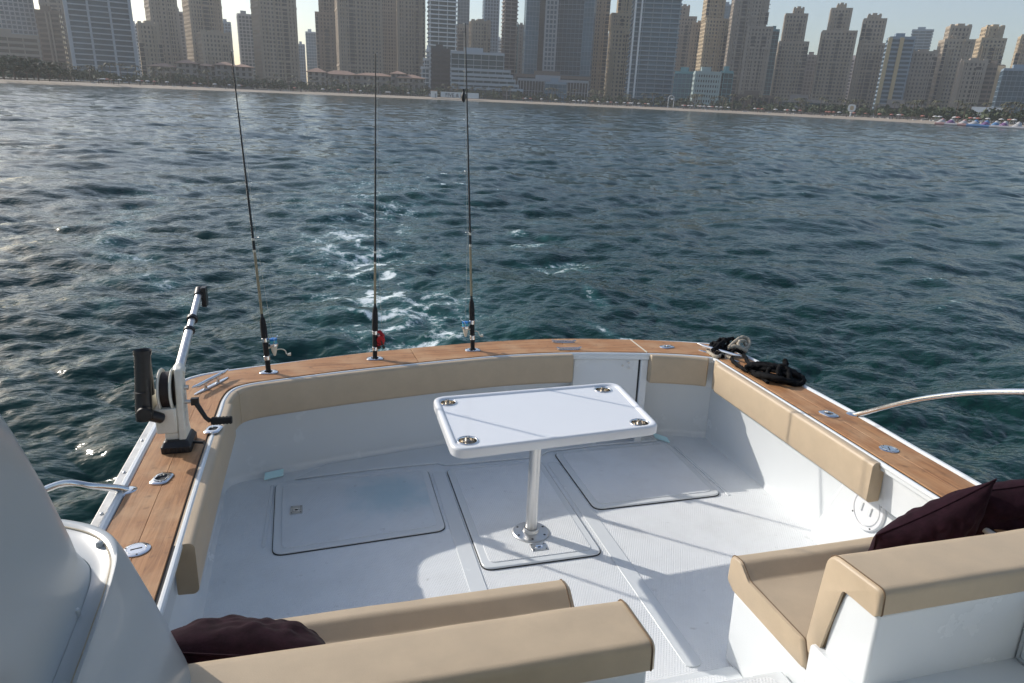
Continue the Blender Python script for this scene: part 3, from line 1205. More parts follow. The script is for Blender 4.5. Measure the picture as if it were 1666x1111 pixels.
# ------------------------------------------------------------------ pillows
def pillow(label, c, ax, ay, sx, sy, th, seed):
    ax = unit(ax)
    ay = unit(ay)
    az = unit(np.cross(ax, ay))
    p = thing('throw_pillow', label, 'pillow', c, group='plum velvet pillows')
    N = 64
    me = Mesh()
    vs, fs = [], []
    for side in (1, -1):
        b = len(vs)
        for i in range(N + 1):
            for j in range(N + 1):
                u, v = 2 * i / N - 1, 2 * j / N - 1
                pin = 1 - .10 * (1 - u * u) * abs(v) ** 3 * 0
                # concave edges between pulled-out corners
                x = u * (1 - .09 * (1 - v * v) ** 1 * abs(u) ** 4 * 1.0) * sx / 2
                y = v * (1 - .09 * (1 - u * u) ** 1 * abs(v) ** 4 * 1.0) * sy / 2
                h = (max(0, 1 - abs(u) ** 2.4) * max(0, 1 - abs(v) ** 2.4)) ** .55
                e = 1 - h
                wr = 0
                ang = math.atan2(v, u)
                rr_ = max(abs(u), abs(v))
                wr += .006 * (rr_ ** 2) * math.sin(ang * 13 + 5 * mnoise.noise((u * 2, v * 2, seed))) * (1 - rr_ ** 4)
                wr += .014 * mnoise.noise((u * 3.1 + seed, v * 3.1, side * 4.)) + .009 * mnoise.noise((u * 7 + seed, v * 8, side * 2.))
                z = side * h * th / 2 + wr * min(1, h * h * 1.6)
                vs.append(ax * x + ay * y + az * z)
        for i in range(N):
            for j in range(N):
                a = b + i * (N + 1) + j
                q = (a, a + 1, a + N + 2, a + N + 1)
                fs.append(q if side > 0 else q[::-1])
    me.add(vs, fs)
    me.build('pillow_cover', M['velvet'], p, smooth=80)
    me = Mesh()
    loop = []
    for k in range(120):
        t = 8 * k / 120
        s = int(t // 2)
        w = (t % 2) - 1
        u, v = [(w, -1), (1, w), (-w, 1), (-1, -w)][s]
        x = u * (1 - .09 * (1 - v * v) * abs(u) ** 4) * sx / 2
        y = v * (1 - .09 * (1 - u * u) * abs(v) ** 4) * sy / 2
        loop.append(ax * x + ay * y)
    me.tube(loop, .004, 6, loop=True)
    me.build('seam_welt', M['velvet'], p)
    return p


pillow('plum velvet pillow lying on the left foreground bench', (-.285, 1.79, .575), (1, -.20, -.08), (.02, -.72, .66), .52, .42, .22, 1.3)
pillow('plum velvet pillow propped on the right bench, nearer the table', (2.215, 1.875, .565), (.40, -.10, .25), (.0, -.06, .36), .485, .38, .20, 5.1)
pillow('plum velvet pillow at the right edge behind the other one', (2.52, 1.84, .66), (.40, -.16, .12), (.0, -.10, .36), .44, .40, .20, 9.7)


# ------------------------------------------------------------------ fishing rods
def rod(label, hp, tip, marks, reel, side, bend):
    b = P(*hp, ZG)
    b[2] = ZG + .003
    t = Py(*tip, b[1] + bend)
    r = thing('fishing_rod', label, 'fishing rod', b, group='rods standing in the transom holders')
    d = t - b
    L = np.linalg.norm(d)
    u = unit(d)
    rt = unit(np.cross(u, [0, 1, 0]))
    if rt[0] < 0:
        rt = -rt
    fw = np.cross(u, rt)          # towards viewer or away
    if fw[1] > 0:
        fw = -fw

    def at(k):
        return u * (k * L)

    def yk(py):                   # fraction along the rod that shows at picture row py
        lo, hi = 0., 1.
        for _ in range(40):
            m = (lo + hi) / 2
            w = RB @ (b + d * m - np.array([0, 0, EYE]))
            if CY + F * w[1] / w[2] > py:
                lo = m
            else:
                hi = m
        return lo
    k1, k2, k3, k4, k5, k6 = [yk(v) for v in marks]   # band1 , band2, grip top, gold end, wrap end, mid
    me = Mesh()
    me.tube([at(0), at(k1)], [.0145, .0155], 14)
    me.tube([at(k1), at(k1 + .002), at(k2 - .002), at(k2)], [.0155, .016, .016, .0155], 14)
    me.build('butt_grip', M['black_matt'], r)
    me = Mesh()
    me.tube([at(k2), at(k2 + .01), at((k2 + k3) / 2), at(k3 - .012), at(k3)], [.0155, .0185, .019, .0165, .010], 14)
    me.build('fore_grip', M['black_matt'], r)
    for kk in (k1, k2):
        me = Mesh()
        me.tube([at(kk - .007), at(kk - .006), at(kk + .006), at(kk + .007)], [.0165, .0185, .0185, .0165], 14)
        me.build('reel_seat_ring', M['steel'], r)
    me = Mesh()
    me.tube([at(k3), at(k3 + .012)], [.0085, .0075], 10)
    me.build('hosel', M['blank'], r)
    me = Mesh()
    me.tube([at(k4 - .008), at(k4 + .02)], [.0086, .0082], 10)
    me.build('winding', M['blank'], r)
    me = Mesh()
    me.tube([at(k3 + .012), at(k4)], [.0080, .0076], 10)
    me.build('lower_blank', M['gold'], r)
    me = Mesh()
    sag = lambda k: at(k) + rt * (.0)
    me.tube([sag(k4 + .02 + (1 - k4 - .02) * s / 8) for s in range(9)], [.0074 - .0048 * s / 8 for s in range(9)], 8)
    me.build('upper_blank', M['blank'], r)
    me = Mesh()
    me.tube([at(k4 + .021), at(k4 + .028)], .0086, 8)
    me.build('pale_wrap', M['cream'], r)
    me = Mesh()
    me.tube([at(k4 - .016), at(k4 - .009)], .0086, 8)
    me.build('pale_wrap', M['cream'], r)
    for s in range(5):
        kk = k4 + .03 + (1 - k4 - .03) * (s / 4) ** .85
        rg = .012 * (1 - .75 * s / 4) + .002
        me = Mesh()
        c = at(min(kk, 1)) + rt * side * (rg + .004)
        me.tube([c + rg * (math.cos(2 * math.pi * q / 14) * rt + math.sin(2 * math.pi * q / 14) * fw) for q in range(14)], .0011, 6, loop=True)
        me.tube([at(min(kk, 1)) - u * .012, c], .001, 5)
        me.build('line_guide', M['steel_dull'], r)
    me = Mesh()
    me.tube([at((k1 + k2) / 2) + rt * side * .045 + u * .05] + [at(min(1, k4 + .03 + (1 - k4 - .03) * (s / 4) ** .85)) + rt * side * (.012 * (1 - .75 * s / 4) + .006) for s in range(5)], .0007, 4)
    me.build('running_line', M['cream'], r)
    # reel
    k = (k1 + k2) / 2
    c = at(k)
    if reel == 'spin':
        g = Mesh()
        x = rt * side
        g.tube([c, c + x * .03 + u * .01, c + x * .045 + u * .02], [.006, .006, .010], 10)
        g.tube([c + x * .046 - u * .045, c + x * .046 - u * .02, c + x * .046 + u * .015, c + x * .046 + u * .022], [.006, .014, .021, .012], 14)
        bd = g.build('reel_body', M['cream'], r)
        g = Mesh()
        g.lathe([(.012, .020), (.024, .024), (.024, .030), (.020, .032), (.020, .052), (.024, .054), (.024, .060), (.010, .064)], c + x * .046, u, 20, cap1=True)
        sp = g.build('reel_spool', M['blue_spool'], r)
        g = Mesh()
        g.lathe([(.021, .032), (.0215, .040), (.021, .048)], c + x * .046, u, 20)
        g.build('spool_line', M['teal_line'], sp)
        g = Mesh()
        g.lathe([(.0265, .014), (.0275, .022), (.0265, .030)], c + x * .046, u, 20)
        e = c + x * .046 + u * .024
        y = np.cross(u, x)
        g.tube([e + y * .027, e + y * .03 + u * .04 + x * .012, e + u * .052 + x * .030, e - y * .03 + u * .04 + x * .012, e - y * .027], .0016, 6)
        g.build('bail', M['steel'], r)
        g = Mesh()
        hs = c + x * .046 * (1 if side > 0 else .4) - u * .012
        o_ = rt
        g.tube(catmull([hs, hs + o_ * .035 + u * .004, hs + o_ * .060 - u * .006, hs + o_ * .068 - u * .030], 4), .0035, 8)
        kn = hs + o_ * .072 - u * .034
        g.tube([kn, kn + o_ * .020 + u * .001], [.006, .010], 10)
        g.build('reel_handle', M['cream'], r)
    else:
        g = Mesh()
        x = rt * side
        g.tube([c + u * .055, c + x * .03 + u * .06, c + x * .048 + u * .035, c + x * .046 - u * .02, c + x * .02 - u * .03, c], [.009, .012, .014, .015, .011, .006], 12)
        g.lathe([(.001, -.024), (.026, -.022), (.028, -.01), (.028, .01), (.026, .022), (.001, .024)], c + x * .036 + u * .008, fw, 20)
        g.build('reel_body', M['red_reel'], r)
        g = Mesh()
        g.tube([c + x * .036 + u * .006 + fw * .03, c + x * .05 + fw * .034 - u * .03], .004, 8)
        g.tube([c + x * .052 + fw * .032 - u * .032, c + x * .052 + fw * .05 - u * .034], .009, 10)
        g.tube([c + x * .022 - u * .03, c + x * .03 - u * .052], [.010, .012], 10)
        g.build('reel_handle', M['black'], r)
    return r, at, u, rt, L


rod('black fishing rod with a blue reel, leftmost of the three', (437, 605), (376, 83), (582, 553, 516, 402, 380, 300), 'spin', 1, .10)
rod('black fishing rod with a red reel, middle of the three', (610, 583), (611, 87), (567, 541, 499, 422, 400, 300), 'bait', 1, .10)
r3, at3, u3, rt3, L3 = rod('black fishing rod with a blue reel and hanging weight, rightmost of the three', (769, 569), (757, 38), (549, 524, 487, 393, 380, 300), 'spin', -1, .12)
g = Mesh()
_tp = at3(.60)
_lw = Py(754.5, 157, P(769, 569, ZG)[1] + .12) - P(769, 569, ZG) - np.array([0, 0, .003])
g.tube([at3(.955), _lw + np.array([0, 0, .045])], .0009, 5)
g.build('fishing_line', M['cream'], r3)
g = Mesh()
g.lathe([(.001, -.036), (.010, -.026), (.016, -.008), (.015, .008), (.008, .022), (.008, .034), (.011, .037), (.011, .044), (.001, .046)], _lw, n=14)
g.build('sinker', M['black'], r3)


# ------------------------------------------------------------------ downrigger
bo = np.array([-.695, 3.13, ZG])
dr = thing('downrigger', 'white and black downrigger with an aluminium boom on the left gunwale', 'downrigger', bo)


def D(px, py, y):
    return Py(px, py, y) - bo


g = Mesh()
g.loft([[(x, y, z) for x, y in rrect(-.062 * s, .062 * s, -.085 * s2, .085 * s2, .012, 3)] for z, s, s2 in ((0, 1, 1), (.03, 1, 1), (.034, .93, .95), (.05, .82, .86), (.054, .72, .78))], True, True, True)
for k in range(6):
    g.box((-.064, -.07 + .024 * k, .004), (-.0605, -.058 + .024 * k, .028))
    g.box((-.05 + .018 * k, -.0875, .004), (-.041 + .018 * k, -.084, .028))
g.build('swivel_base', M['black'], dr, bevel=.003)
g = Mesh()
g.tube([(.06, -.02, .022), (.105, -.035, .022), (.11, -.036, .022)], [.007, .006, .012], 10)
g.build('lock_knob', M['black'], dr)
# main frame plate (right of the spool) and motor housing (left)
g = Mesh()
prof = [(-.060, .05), (.065, .05), (.040, .11), (.045, .20), (.055, .27), (.050, .345), (.020, .372), (-.012, .365), (-.030, .30), (-.045, .20), (-.050, .12)]
g.loft([[(.012, y, z) for y, z in prof], [(.042, y, z) for y, z in prof]], True, True, True)
g.box((-.045, -.05, .05), (.012, .052, .085))
g.build('frame', M['dr_white'], dr, bevel=.006)
g = Mesh()
for z0, z1, y0 in ((.10, .17, -.014), (.185, .25, -.004)):
    g.box((.041, y0 - .013, z0), (.0445, y0 + .013, z1))
g.build('frame_recess', M['steel_dull'], dr, bevel=.002)
g = Mesh()
g.slab(rrect(-.078, .012, -.055, .05, .014, 3), .085, .20)
g.build('housing', M['dr_white'], dr, bevel=.008)
g = Mesh()
g.lathe([(.060, -.006), (.066, .0), (.060, .006)], (-.088, .02, .205), (1, 0, 0), 28, True, True)
g.build('housing_cap', M['dr_white'], dr)
sc_ = np.array([-.028, .028, .262])
g = Mesh()
for xo in (-.024, .024):
    g.lathe([(.020, -.004), (.096, -.004), (.100, 0), (.096, .004), (.020, .004)], sc_ + np.array([xo, 0, 0]), (1, 0, 0), 40, True, True)
g.build('spool_flange', M['dr_white'], dr, smooth=30)
g = Mesh()
g.lathe([(.080, -.027), (.082, 0), (.080, .027)], sc_, (1, 0, 0), 36, True, True)
g.build('spool_line', M['brown_line'], dr)
g = Mesh()
g.lathe([(.078, .0285), (.074, .0305), (.03, .031)], sc_, (1, 0, 0), 30, False, True)
g.build('brake_disc', M['black'], dr)
g = Mesh()
g.tube([(.04, .01, .275), (.06, .01, .275)], .011, 12)
g.tube([(.03, -.012, .215), (.075, -.012, .215)], .009, 12)
g.build('axle', M['steel_dull'], dr)
g = Mesh()
c0 = np.array([.085, -.014, .215])
c1, c2 = c0 + np.array([.042, -.02, -.075]), c0 + np.array([.060, -.02, -.092])
g.obox(c0, np.array([1., 0, 0]), np.array([0, 1., 0]), np.array([0, 0, 1.]), (.016, .012, .016))
g.tube([c0, c1, c2], [.012, .010, .011], 10)
g.build('crank_arm', M['black'], dr, bevel=.002)
g = Mesh()
pts, rs = [c2], [.008]
for k in range(13):
    pts.append(c2 + np.array([.004 + .0072 * k, 0, .0]))
    rs.append(.0195 if k % 2 else .0165)
g.tube(pts, rs, 14)
g.build('crank_handle', M['black_matt'], dr, smooth=60)
# rod tube
g = Mesh()
ta, tb = D(231.5, 570, 3.10), D(234, 672, 3.06)
g.tube([tb, tb + (ta - tb) * .93, tb + (ta - tb) * .93, ta], [.033, .033, .036, .036], 24, caps=False)
g.tube([ta, ta - np.array([0, 0, .012]), ta - np.array([0, 0, .2])], [.036, .029, .029], 24, caps=False)
g.lathe([(.033, -.03), (.033, .0)], tb, (0, 0, 1), 24, True, False)
g.build('rod_tube', M['black'], dr, smooth=50)
g = Mesh()
g.lathe([(.0295, 0), (.001, .001)], tb + np.array([0, 0, .10]), (0, 0, 1), 20, False, True)
g.build('tube_inside', M['gap'], dr)
g = Mesh()
g.tube([tb + np.array([.0, .0, -.005]), tb + np.array([.06, .01, -.03]), np.array([-.07, .0, .13])], [.028, .024, .022], 12)
g.lathe([(.030, -.018), (.034, 0), (.030, .018)], tb + np.array([.012, -.03, .008]), (0, 1, 0), 16, True, True)
g.build('tube_bracket', M['black'], dr, bevel=.002)
# boom
b_0, b_1 = D(292, 598, 3.20), D(323.5, 478, 3.72)
g = Mesh()
bm_ = b_0 + (b_1 - b_0) * .50
g.tube([np.array([.02, .02, .335]), b_0], [.030, .026], 14)
g.build('boom_socket', M['dr_white'], dr)
g = Mesh()
g.tube([b_0, bm_], .0205, 16)
g.tube([bm_, b_1], .0160, 16)
g.build('boom', M['alu'], dr)
g = Mesh()
bu = unit(b_1 - b_0)
for k in (.47, .63):
    q = b_0 + (b_1 - b_0) * k
    g.tube([q - bu * .010, q + bu * .010], .026, 16)
g.build('boom_clamp', M['black'], dr, bevel=.002)
g = Mesh()
g.tube([b_1 - bu * .02, b_1 + bu * .035, b_1 + bu * .045], [.022, .024, .018], 14)
g.obox(b_1 + bu * .01 + np.array([.022, .01, -.022]), np.array([1., 0, 0]), np.array([0, 1., 0]), np.array([0, 0, 1.]), (.012, .03, .05))
g.lathe([(.03, -.008), (.034, 0), (.03, .008)], b_1 + bu * .02 + np.array([.022, .03, -.045]), (1, 0, 0), 16, True, True)
g.build('boom_head', M['black'], dr, bevel=.003)


# ------------------------------------------------------------------ ropes on the right gunwale
rp0 = P(1180, 570, ZG)
k1 = thing('mooring_line', 'black and beige mooring line knotted round the right stern cleat', 'rope', (rp0[0], rp0[1], ZG))


def rp(px, py, z):
    return P(px, py, ZG + z)


def rope(parent, o, pts, r, m, name='rope_strand', jit=.004):
    g = Mesh((o[0], o[1], ZG))
    c = catmull(pts, 6)
    c = [p + np.array([random.uniform(-1, 1), random.uniform(-1, 1), random.uniform(-.5, .5)]) * jit for p in c]
    rr_ = [r * (1 + .09 * math.sin(i * 2.1)) for i in range(len(c))]
    g.tube(c, rr_, 9)
    return g.build(name, m, parent, smooth=80)


rope(k1, rp0, [rp(1153, 571, .014), rp(1160, 558, .04), rp(1172, 562, .05), rp(1166, 575, .014), rp(1178, 574, .02), rp(1184, 556, .07), rp(1172, 552, .07), rp(1163, 566, .03), rp(1176, 580, .014)], .0135, M['rope'])
rope(k1, rp0, [rp(1160, 569, .05), rp(1176, 556, .08), rp(1190, 551, .09), rp(1197, 558, .06), rp(1188, 570, .03), rp(1174, 566, .05), rp(1180, 551, .095)], .0140, M['rope'])
rope(k1, rp0, [rp(1156, 566, .03), rp(1168, 560, .06), rp(1180, 563, .05), rp(1190, 572, .03), rp(1186, 580, .016)], .0135, M['rope'])
rope(k1, rp0, [rp(1151, 569, .012), rp(1156, 575, .012), rp(1166, 580, .012), rp(1176, 577, .02)], .0125, M['rope_beige'])
rope(k1, rp0, [rp(1172, 576, .014), rp(1180, 579, .014), rp(1190, 582, .014)], .013, M['rope_beige'])
_k0 = [rp(1186, 565, .06), rp(1200, 552, .095), rp(1213, 549, .10), rp(1219, 557, .075), rp(1214, 567, .045), rp(1203, 566, .06), rp(1203, 556, .09), rp(1211, 555, .085), rp(1213, 562, .06)]
rope(k1, rp0, _k0, .0125, M['rope_beige'], jit=.003)
rope(k1, rp0, [rp(1184, 567, .05), rp(1194, 563, .07), rp(1204, 566, .06), rp(1214, 571, .04)], .0130, M['rope_beige'])
rp1 = P(1255, 605, ZG)
k2 = thing('rope_bundle', 'bundle of black rope lying coiled on the right gunwale', 'rope', (rp1[0], rp1[1], ZG))
rope(k2, rp1, [rp(1206, 574, .03), rp(1196, 569, .05), rp(1189, 577, .018), rp(1193, 588, .014), rp(1204, 597, .014), rp(1214, 602, .02), rp(1230, 606, .03)], .0125, M['rope'])
rope(k2, rp1, [rp(1207, 572, .035), rp(1213, 582, .02), rp(1218, 591, .02), rp(1228, 596, .03), rp(1245, 598, .04)], .0125, M['rope'])
for i in range(5):
    z = .016 + .014 * (i % 3)
    o = (i - 2) * 2.2
    rope(k2, rp1, [rp(1214, 598 + o * .3, z), rp(1230, 595 + o * .7, z + .015), rp(1255, 598 + o, z + .022), rp(1280, 604 + o, z + .02), rp(1299, 612 + o * .6, z), rp(1296, 620 + o * .3, .014),
                   rp(1275, 618 + o * .5, z), rp(1248, 612 + o * .6, z), rp(1226, 607 + o * .4, .016)], .0155, M['rope'], jit=.006)
rope(k2, rp1, [rp(1248, 616, .014), rp(1250, 603, .05), rp(1258, 597, .075), rp(1266, 602, .06), rp(1268, 614, .03), rp(1262, 620, .014)], .0145, M['rope'])
rope(k2, rp1, [rp(1270, 618, .016), rp(1266, 606, .055), rp(1270, 596, .085), rp(1279, 598, .08), rp(1284, 610, .05), rp(1282, 622, .014)], .0155, M['rope'])
rope(k2, rp1, [rp(1277, 600, .07), rp(1278, 593, .085), rp(1277, 587, .10)], .0165, M['rope'])
rope(k2, rp1, [rp(1280, 614, .03), rp(1290, 608, .04), rp(1304, 613, .03), rp(1306, 622, .016), rp(1294, 625, .014), rp(1280, 620, .02)], .0155, M['rope'])
rope(k2, rp1, [rp(1238, 613, .014), rp(1245, 619, .012), rp(1250, 622, .012)], .011, M['rope'])
# ------------------------------------------------------------------ water
def ocean_tile(N, L, lmin, lmax, lpk, wind, spread, slope_rms, seed):
    r = np.random.default_rng(seed)
    k1 = np.fft.fftfreq(N, d=L / N) * 2 * np.pi
    kx, ky = np.meshgrid(k1, k1, indexing='ij')
    k = np.hypot(kx, ky)
    k[0, 0] = 1e9
    lam = 2 * np.pi / k
    th = np.arctan2(ky, kx) - wind
    S = k ** -4.0 * np.exp(-1.2 * (2 * np.pi / lpk / k) ** -2.0 * 0) * np.exp(-1.25 * ((2 * np.pi / lpk) / k) ** 2)
    S *= (np.abs(np.cos(th)) ** spread + .10)
    S[(lam < lmin) | (lam > lmax)] = 0
    h = (r.standard_normal((N, N)) + 1j * r.standard_normal((N, N))) * np.sqrt(S)
    sx = np.real(np.fft.ifft2(1j * kx * h))
    sy = np.real(np.fft.ifft2(1j * ky * h))
    a = slope_rms / math.sqrt((sx ** 2 + sy ** 2).mean())
    z = np.real(np.fft.ifft2(h)) * a
    dx = np.real(np.fft.ifft2(-1j * kx / k * h)) * a
    dy = np.real(np.fft.ifft2(-1j * ky / k * h)) * a
    jxx = np.real(np.fft.ifft2(kx * kx / k * h)) * a
    jyy = np.real(np.fft.ifft2(ky * ky / k * h)) * a
    return z, dx, dy, jxx + jyy


def sample(f, L, x, y):
    N = f.shape[0]
    u = (x / L * N) % N
    v = (y / L * N) % N
    i, j = np.floor(u).astype(int), np.floor(v).astype(int)
    a, b = u - i, v - j
    i %= N
    j %= N
    i1, j1 = (i + 1) % N, (j + 1) % N
    return f[i, j] * (1 - a) * (1 - b) + f[i1, j] * a * (1 - b) + f[i, j1] * (1 - a) * b + f[i1, j1] * a * b


def sstep(a, b, x):
    t = np.clip((x - a) / (b - a), 0, 1)
    return t * t * (3 - 2 * t)


yaw0 = azim(833, 300)
th_in = np.arange(-47, 47.01, .19)
th_out = np.concatenate([np.arange(-180, -47, 3.), th_in, np.arange(49, 180, 3.)])
TH = np.radians(th_out) + yaw0
rs = [1.6]
while rs[-1] < 1450:
    r = rs[-1]
    rs.append(r * (1 + (.0055 if r < 120 else .0055 + .022 * min(1, (r - 120) / 300))))
RS = np.array(rs)
RR, TT = np.meshgrid(RS, TH, indexing='ij')
X, Y = RR * np.sin(TT), RR * np.cos(TT)
SP = np.maximum(np.gradient(RS)[:, None] * np.ones_like(TT) * .8, RR * math.radians(.19) * .7)
WIND = rad(97)
bands = [(256, 53.0, 4.0, 24, 9.0, WIND + .3, 5, .050, 3), (256, 23.0, 1.4, 4.0, 2.6, WIND + .12, 4, .098, 4), (512, 14.3, .42, 1.4, 1.1, WIND - .25, 3, .145, 5), (512, 6.1, .11, .42, .35, WIND - .1, 2, .185, 6)]
Z = np.zeros_like(X)
DX = np.zeros_like(X)
DY = np.zeros_like(X)
JJ = np.zeros_like(X)
LOST = np.zeros_like(X)
# calmer slicks in patches, as on the photograph's left, and the wake
def vnoise(x, y, s, seed):
    r = np.random.default_rng(seed)
    g = r.random((64, 64))
    return sample(g, 64 * s, x, y)
patch = .5 * vnoise(X, Y, 7., 1) + .3 * vnoise(X, Y, 3.1, 2) + .2 * vnoise(X, Y, 15., 8)
for N, L, l0, l1, lp, wd, sp_, sl, seed in bands:
    z, dx, dy, jj = ocean_tile(N, L, l0, l1, lp, wd + .37 * seed, sp_, sl, seed)
    lm = math.sqrt(l0 * l1)
    fade = 1 - sstep(.25 * lm, .8 * lm, SP)
    amp = fade * (.5 + 1.0 * patch if l1 < 1.5 else 1.0)
    ca, sa = math.cos(.37 * seed), math.sin(.37 * seed)
    xr, yr = X * ca - Y * sa, X * sa + Y * ca
    Z += amp * sample(z, L, xr, yr)
    ddx, ddy = sample(dx, L, xr, yr), sample(dy, L, xr, yr)
    DX += amp * .9 * (ddx * ca + ddy * sa)
    DY += amp * .9 * (-ddx * sa + ddy * ca)
    JJ += amp * sample(jj, L, xr, yr)
    LOST += (1 - fade ** 2) * sl ** 2
# wake, in the boat's own direction
AX = unit(MB3 @ np.array([0, 1., 0]) * np.array([1, 1, 0]))
WO = MB3 @ np.array([.80, 4.6, 0]) + TB
wl = (X - WO[0]) * AX[0] + (Y - WO[1]) * AX[1]
ws = (X - WO[0]) * AX[1] - (Y - WO[1]) * AX[0]
ws = ws - .35 * np.sin(wl * .45) * np.clip(wl / 8, 0, 1) - .015 * wl
wk = np.exp(-(ws / (.75 + .07 * wl)) ** 2) * np.exp(-np.clip(wl, 0, None) / 15) * sstep(-1.2, .2, wl)
wk2 = np.exp(-((ws - 2.3 - .10 * wl) / (.35 + .05 * wl)) ** 2) * np.exp(-np.clip(wl, 0, None) / 14) * sstep(-1.5, .2, wl)
wk3 = np.exp(-((ws + 2.3 + .22 * wl) / (.30 + .05 * wl)) ** 2) * np.exp(-np.clip(wl, 0, None) / 16) * sstep(-3, .2, wl)
turb = sample(ocean_tile(256, 9.1, .25, 2.2, .9, 0, 0, .22, 9)[0], 9.1, X, Y)
fine = 1 - sstep(.1, .35, SP)
Z += (wk * .9 + wk2 * .6 + wk3 * .4) * turb * fine
# flat under the boat
bx = (X - TB[0]) * MB3[0, 0] + (Y - TB[1]) * MB3[1, 0]
inb = sstep(-1.25, -.85, bx) * (1 - sstep(2.8, 3.2, bx)) * (1 - sstep(4.6, 4.95, Y))
Z *= (1 - inb)
DX *= (1 - inb)
DY *= (1 - inb)
# foam: broken lines in the wake, spilling crests elsewhere
n1 = vnoise(X + .35 * vnoise(X, Y, .9, 31), Y, .62, 21)
n2 = vnoise(X, Y + .3 * n1, .27, 22)
n3 = vnoise(X, Y, .11, 23)
lace = 1 - np.abs(2 * (.5 * n1 + .35 * n2 + .15 * n3) - 1) * 4.6
lace2 = 1 - np.abs(2 * (.55 * vnoise(Y, X, 1.1, 41) + .45 * vnoise(X, Y, .33, 42)) - 1) * 4.2
big = sstep(.36, .62, vnoise(X, Y, 1.9, 61) * .6 + vnoise(X, Y, .8, 62) * .4)
core = np.exp(-(ws / (.55 + .05 * wl)) ** 2) * np.exp(-np.clip(wl, 0, None) / 7.0) * sstep(-1.2, .1, wl)
foam = np.clip(wk * 1.25 * np.clip(lace, 0, 1) * (.35 + .65 * big) + core * .45 * np.clip(lace2, 0, 1) + wk2 * 1.0 * np.clip(lace2, 0, 1) * big + wk3 * .8 * np.clip(lace2, 0, 1) * big, 0, 1.2)
foam *= (.55 + .9 * n3)
foam += .13 * np.exp(-(ws / (1.3 + .10 * wl)) ** 2) * np.exp(-np.clip(wl, 0, None) / 24) * sstep(-1.2, .2, wl)
crest = sstep(.48, .8, JJ) * sstep(.53, .75, vnoise(X, Y, 5.2, 51))
foam = np.clip(foam + crest * .75 * (.4 + .9 * n3), 0, 1) * (1 - sstep(.25, .6, SP))
nv, nr, nt_ = X.size, len(RS), len(TH)
co = np.stack([(X + DX).ravel(), (Y + DY).ravel(), Z.ravel()], 1).astype(np.float32)
ii, jj2 = np.meshgrid(np.arange(nr - 1), np.arange(nt_), indexing='ij')
jn = (jj2 + 1) % nt_
quads = np.stack([ii * nt_ + jj2, ii * nt_ + jn, (ii + 1) * nt_ + jn, (ii + 1) * nt_ + jj2], -1).reshape(-1, 4)
# close the middle with a fan vertex
co = np.vstack([co, [[0, 0, 0]]]).astype(np.float32)
tri = np.stack([np.full(nt_, nv), (np.arange(nt_) + 1) % nt_, np.arange(nt_)], 1)
wm = bpy.data.meshes.new('water')
nq, ntr = len(quads), len(tri)
wm.vertices.add(nv + 1)
wm.vertices.foreach_set('co', co.ravel())
wm.loops.add(nq * 4 + ntr * 3)
wm.loops.foreach_set('vertex_index', np.concatenate([quads[:, ::-1].ravel(), tri[:, ::-1].ravel()]).astype(np.int32))
wm.polygons.add(nq + ntr)
wm.polygons.foreach_set('loop_start', np.concatenate([np.arange(nq) * 4, nq * 4 + np.arange(ntr) * 3]).astype(np.int32))
wm.update(calc_edges=True)
wm.validate()
wm.shade_smooth()
at_ = wm.attributes.new('foam', 'FLOAT', 'POINT')
at_.data.foreach_set('value', np.append(foam.ravel(), 0).astype(np.float32))
at_ = wm.attributes.new('chop', 'FLOAT', 'POINT')
at_.data.foreach_set('value', np.append(np.sqrt(LOST).ravel(), 0).astype(np.float32))
if sum(p.normal.z for p in list(wm.polygons)[:50]) < 0:
    wm.flip_normals()
water = bpy.data.objects.new('water', wm)
col.objects.link(water)
water['kind'] = 'structure'
water['label'] = 'choppy dark teal sea with a foaming wake'


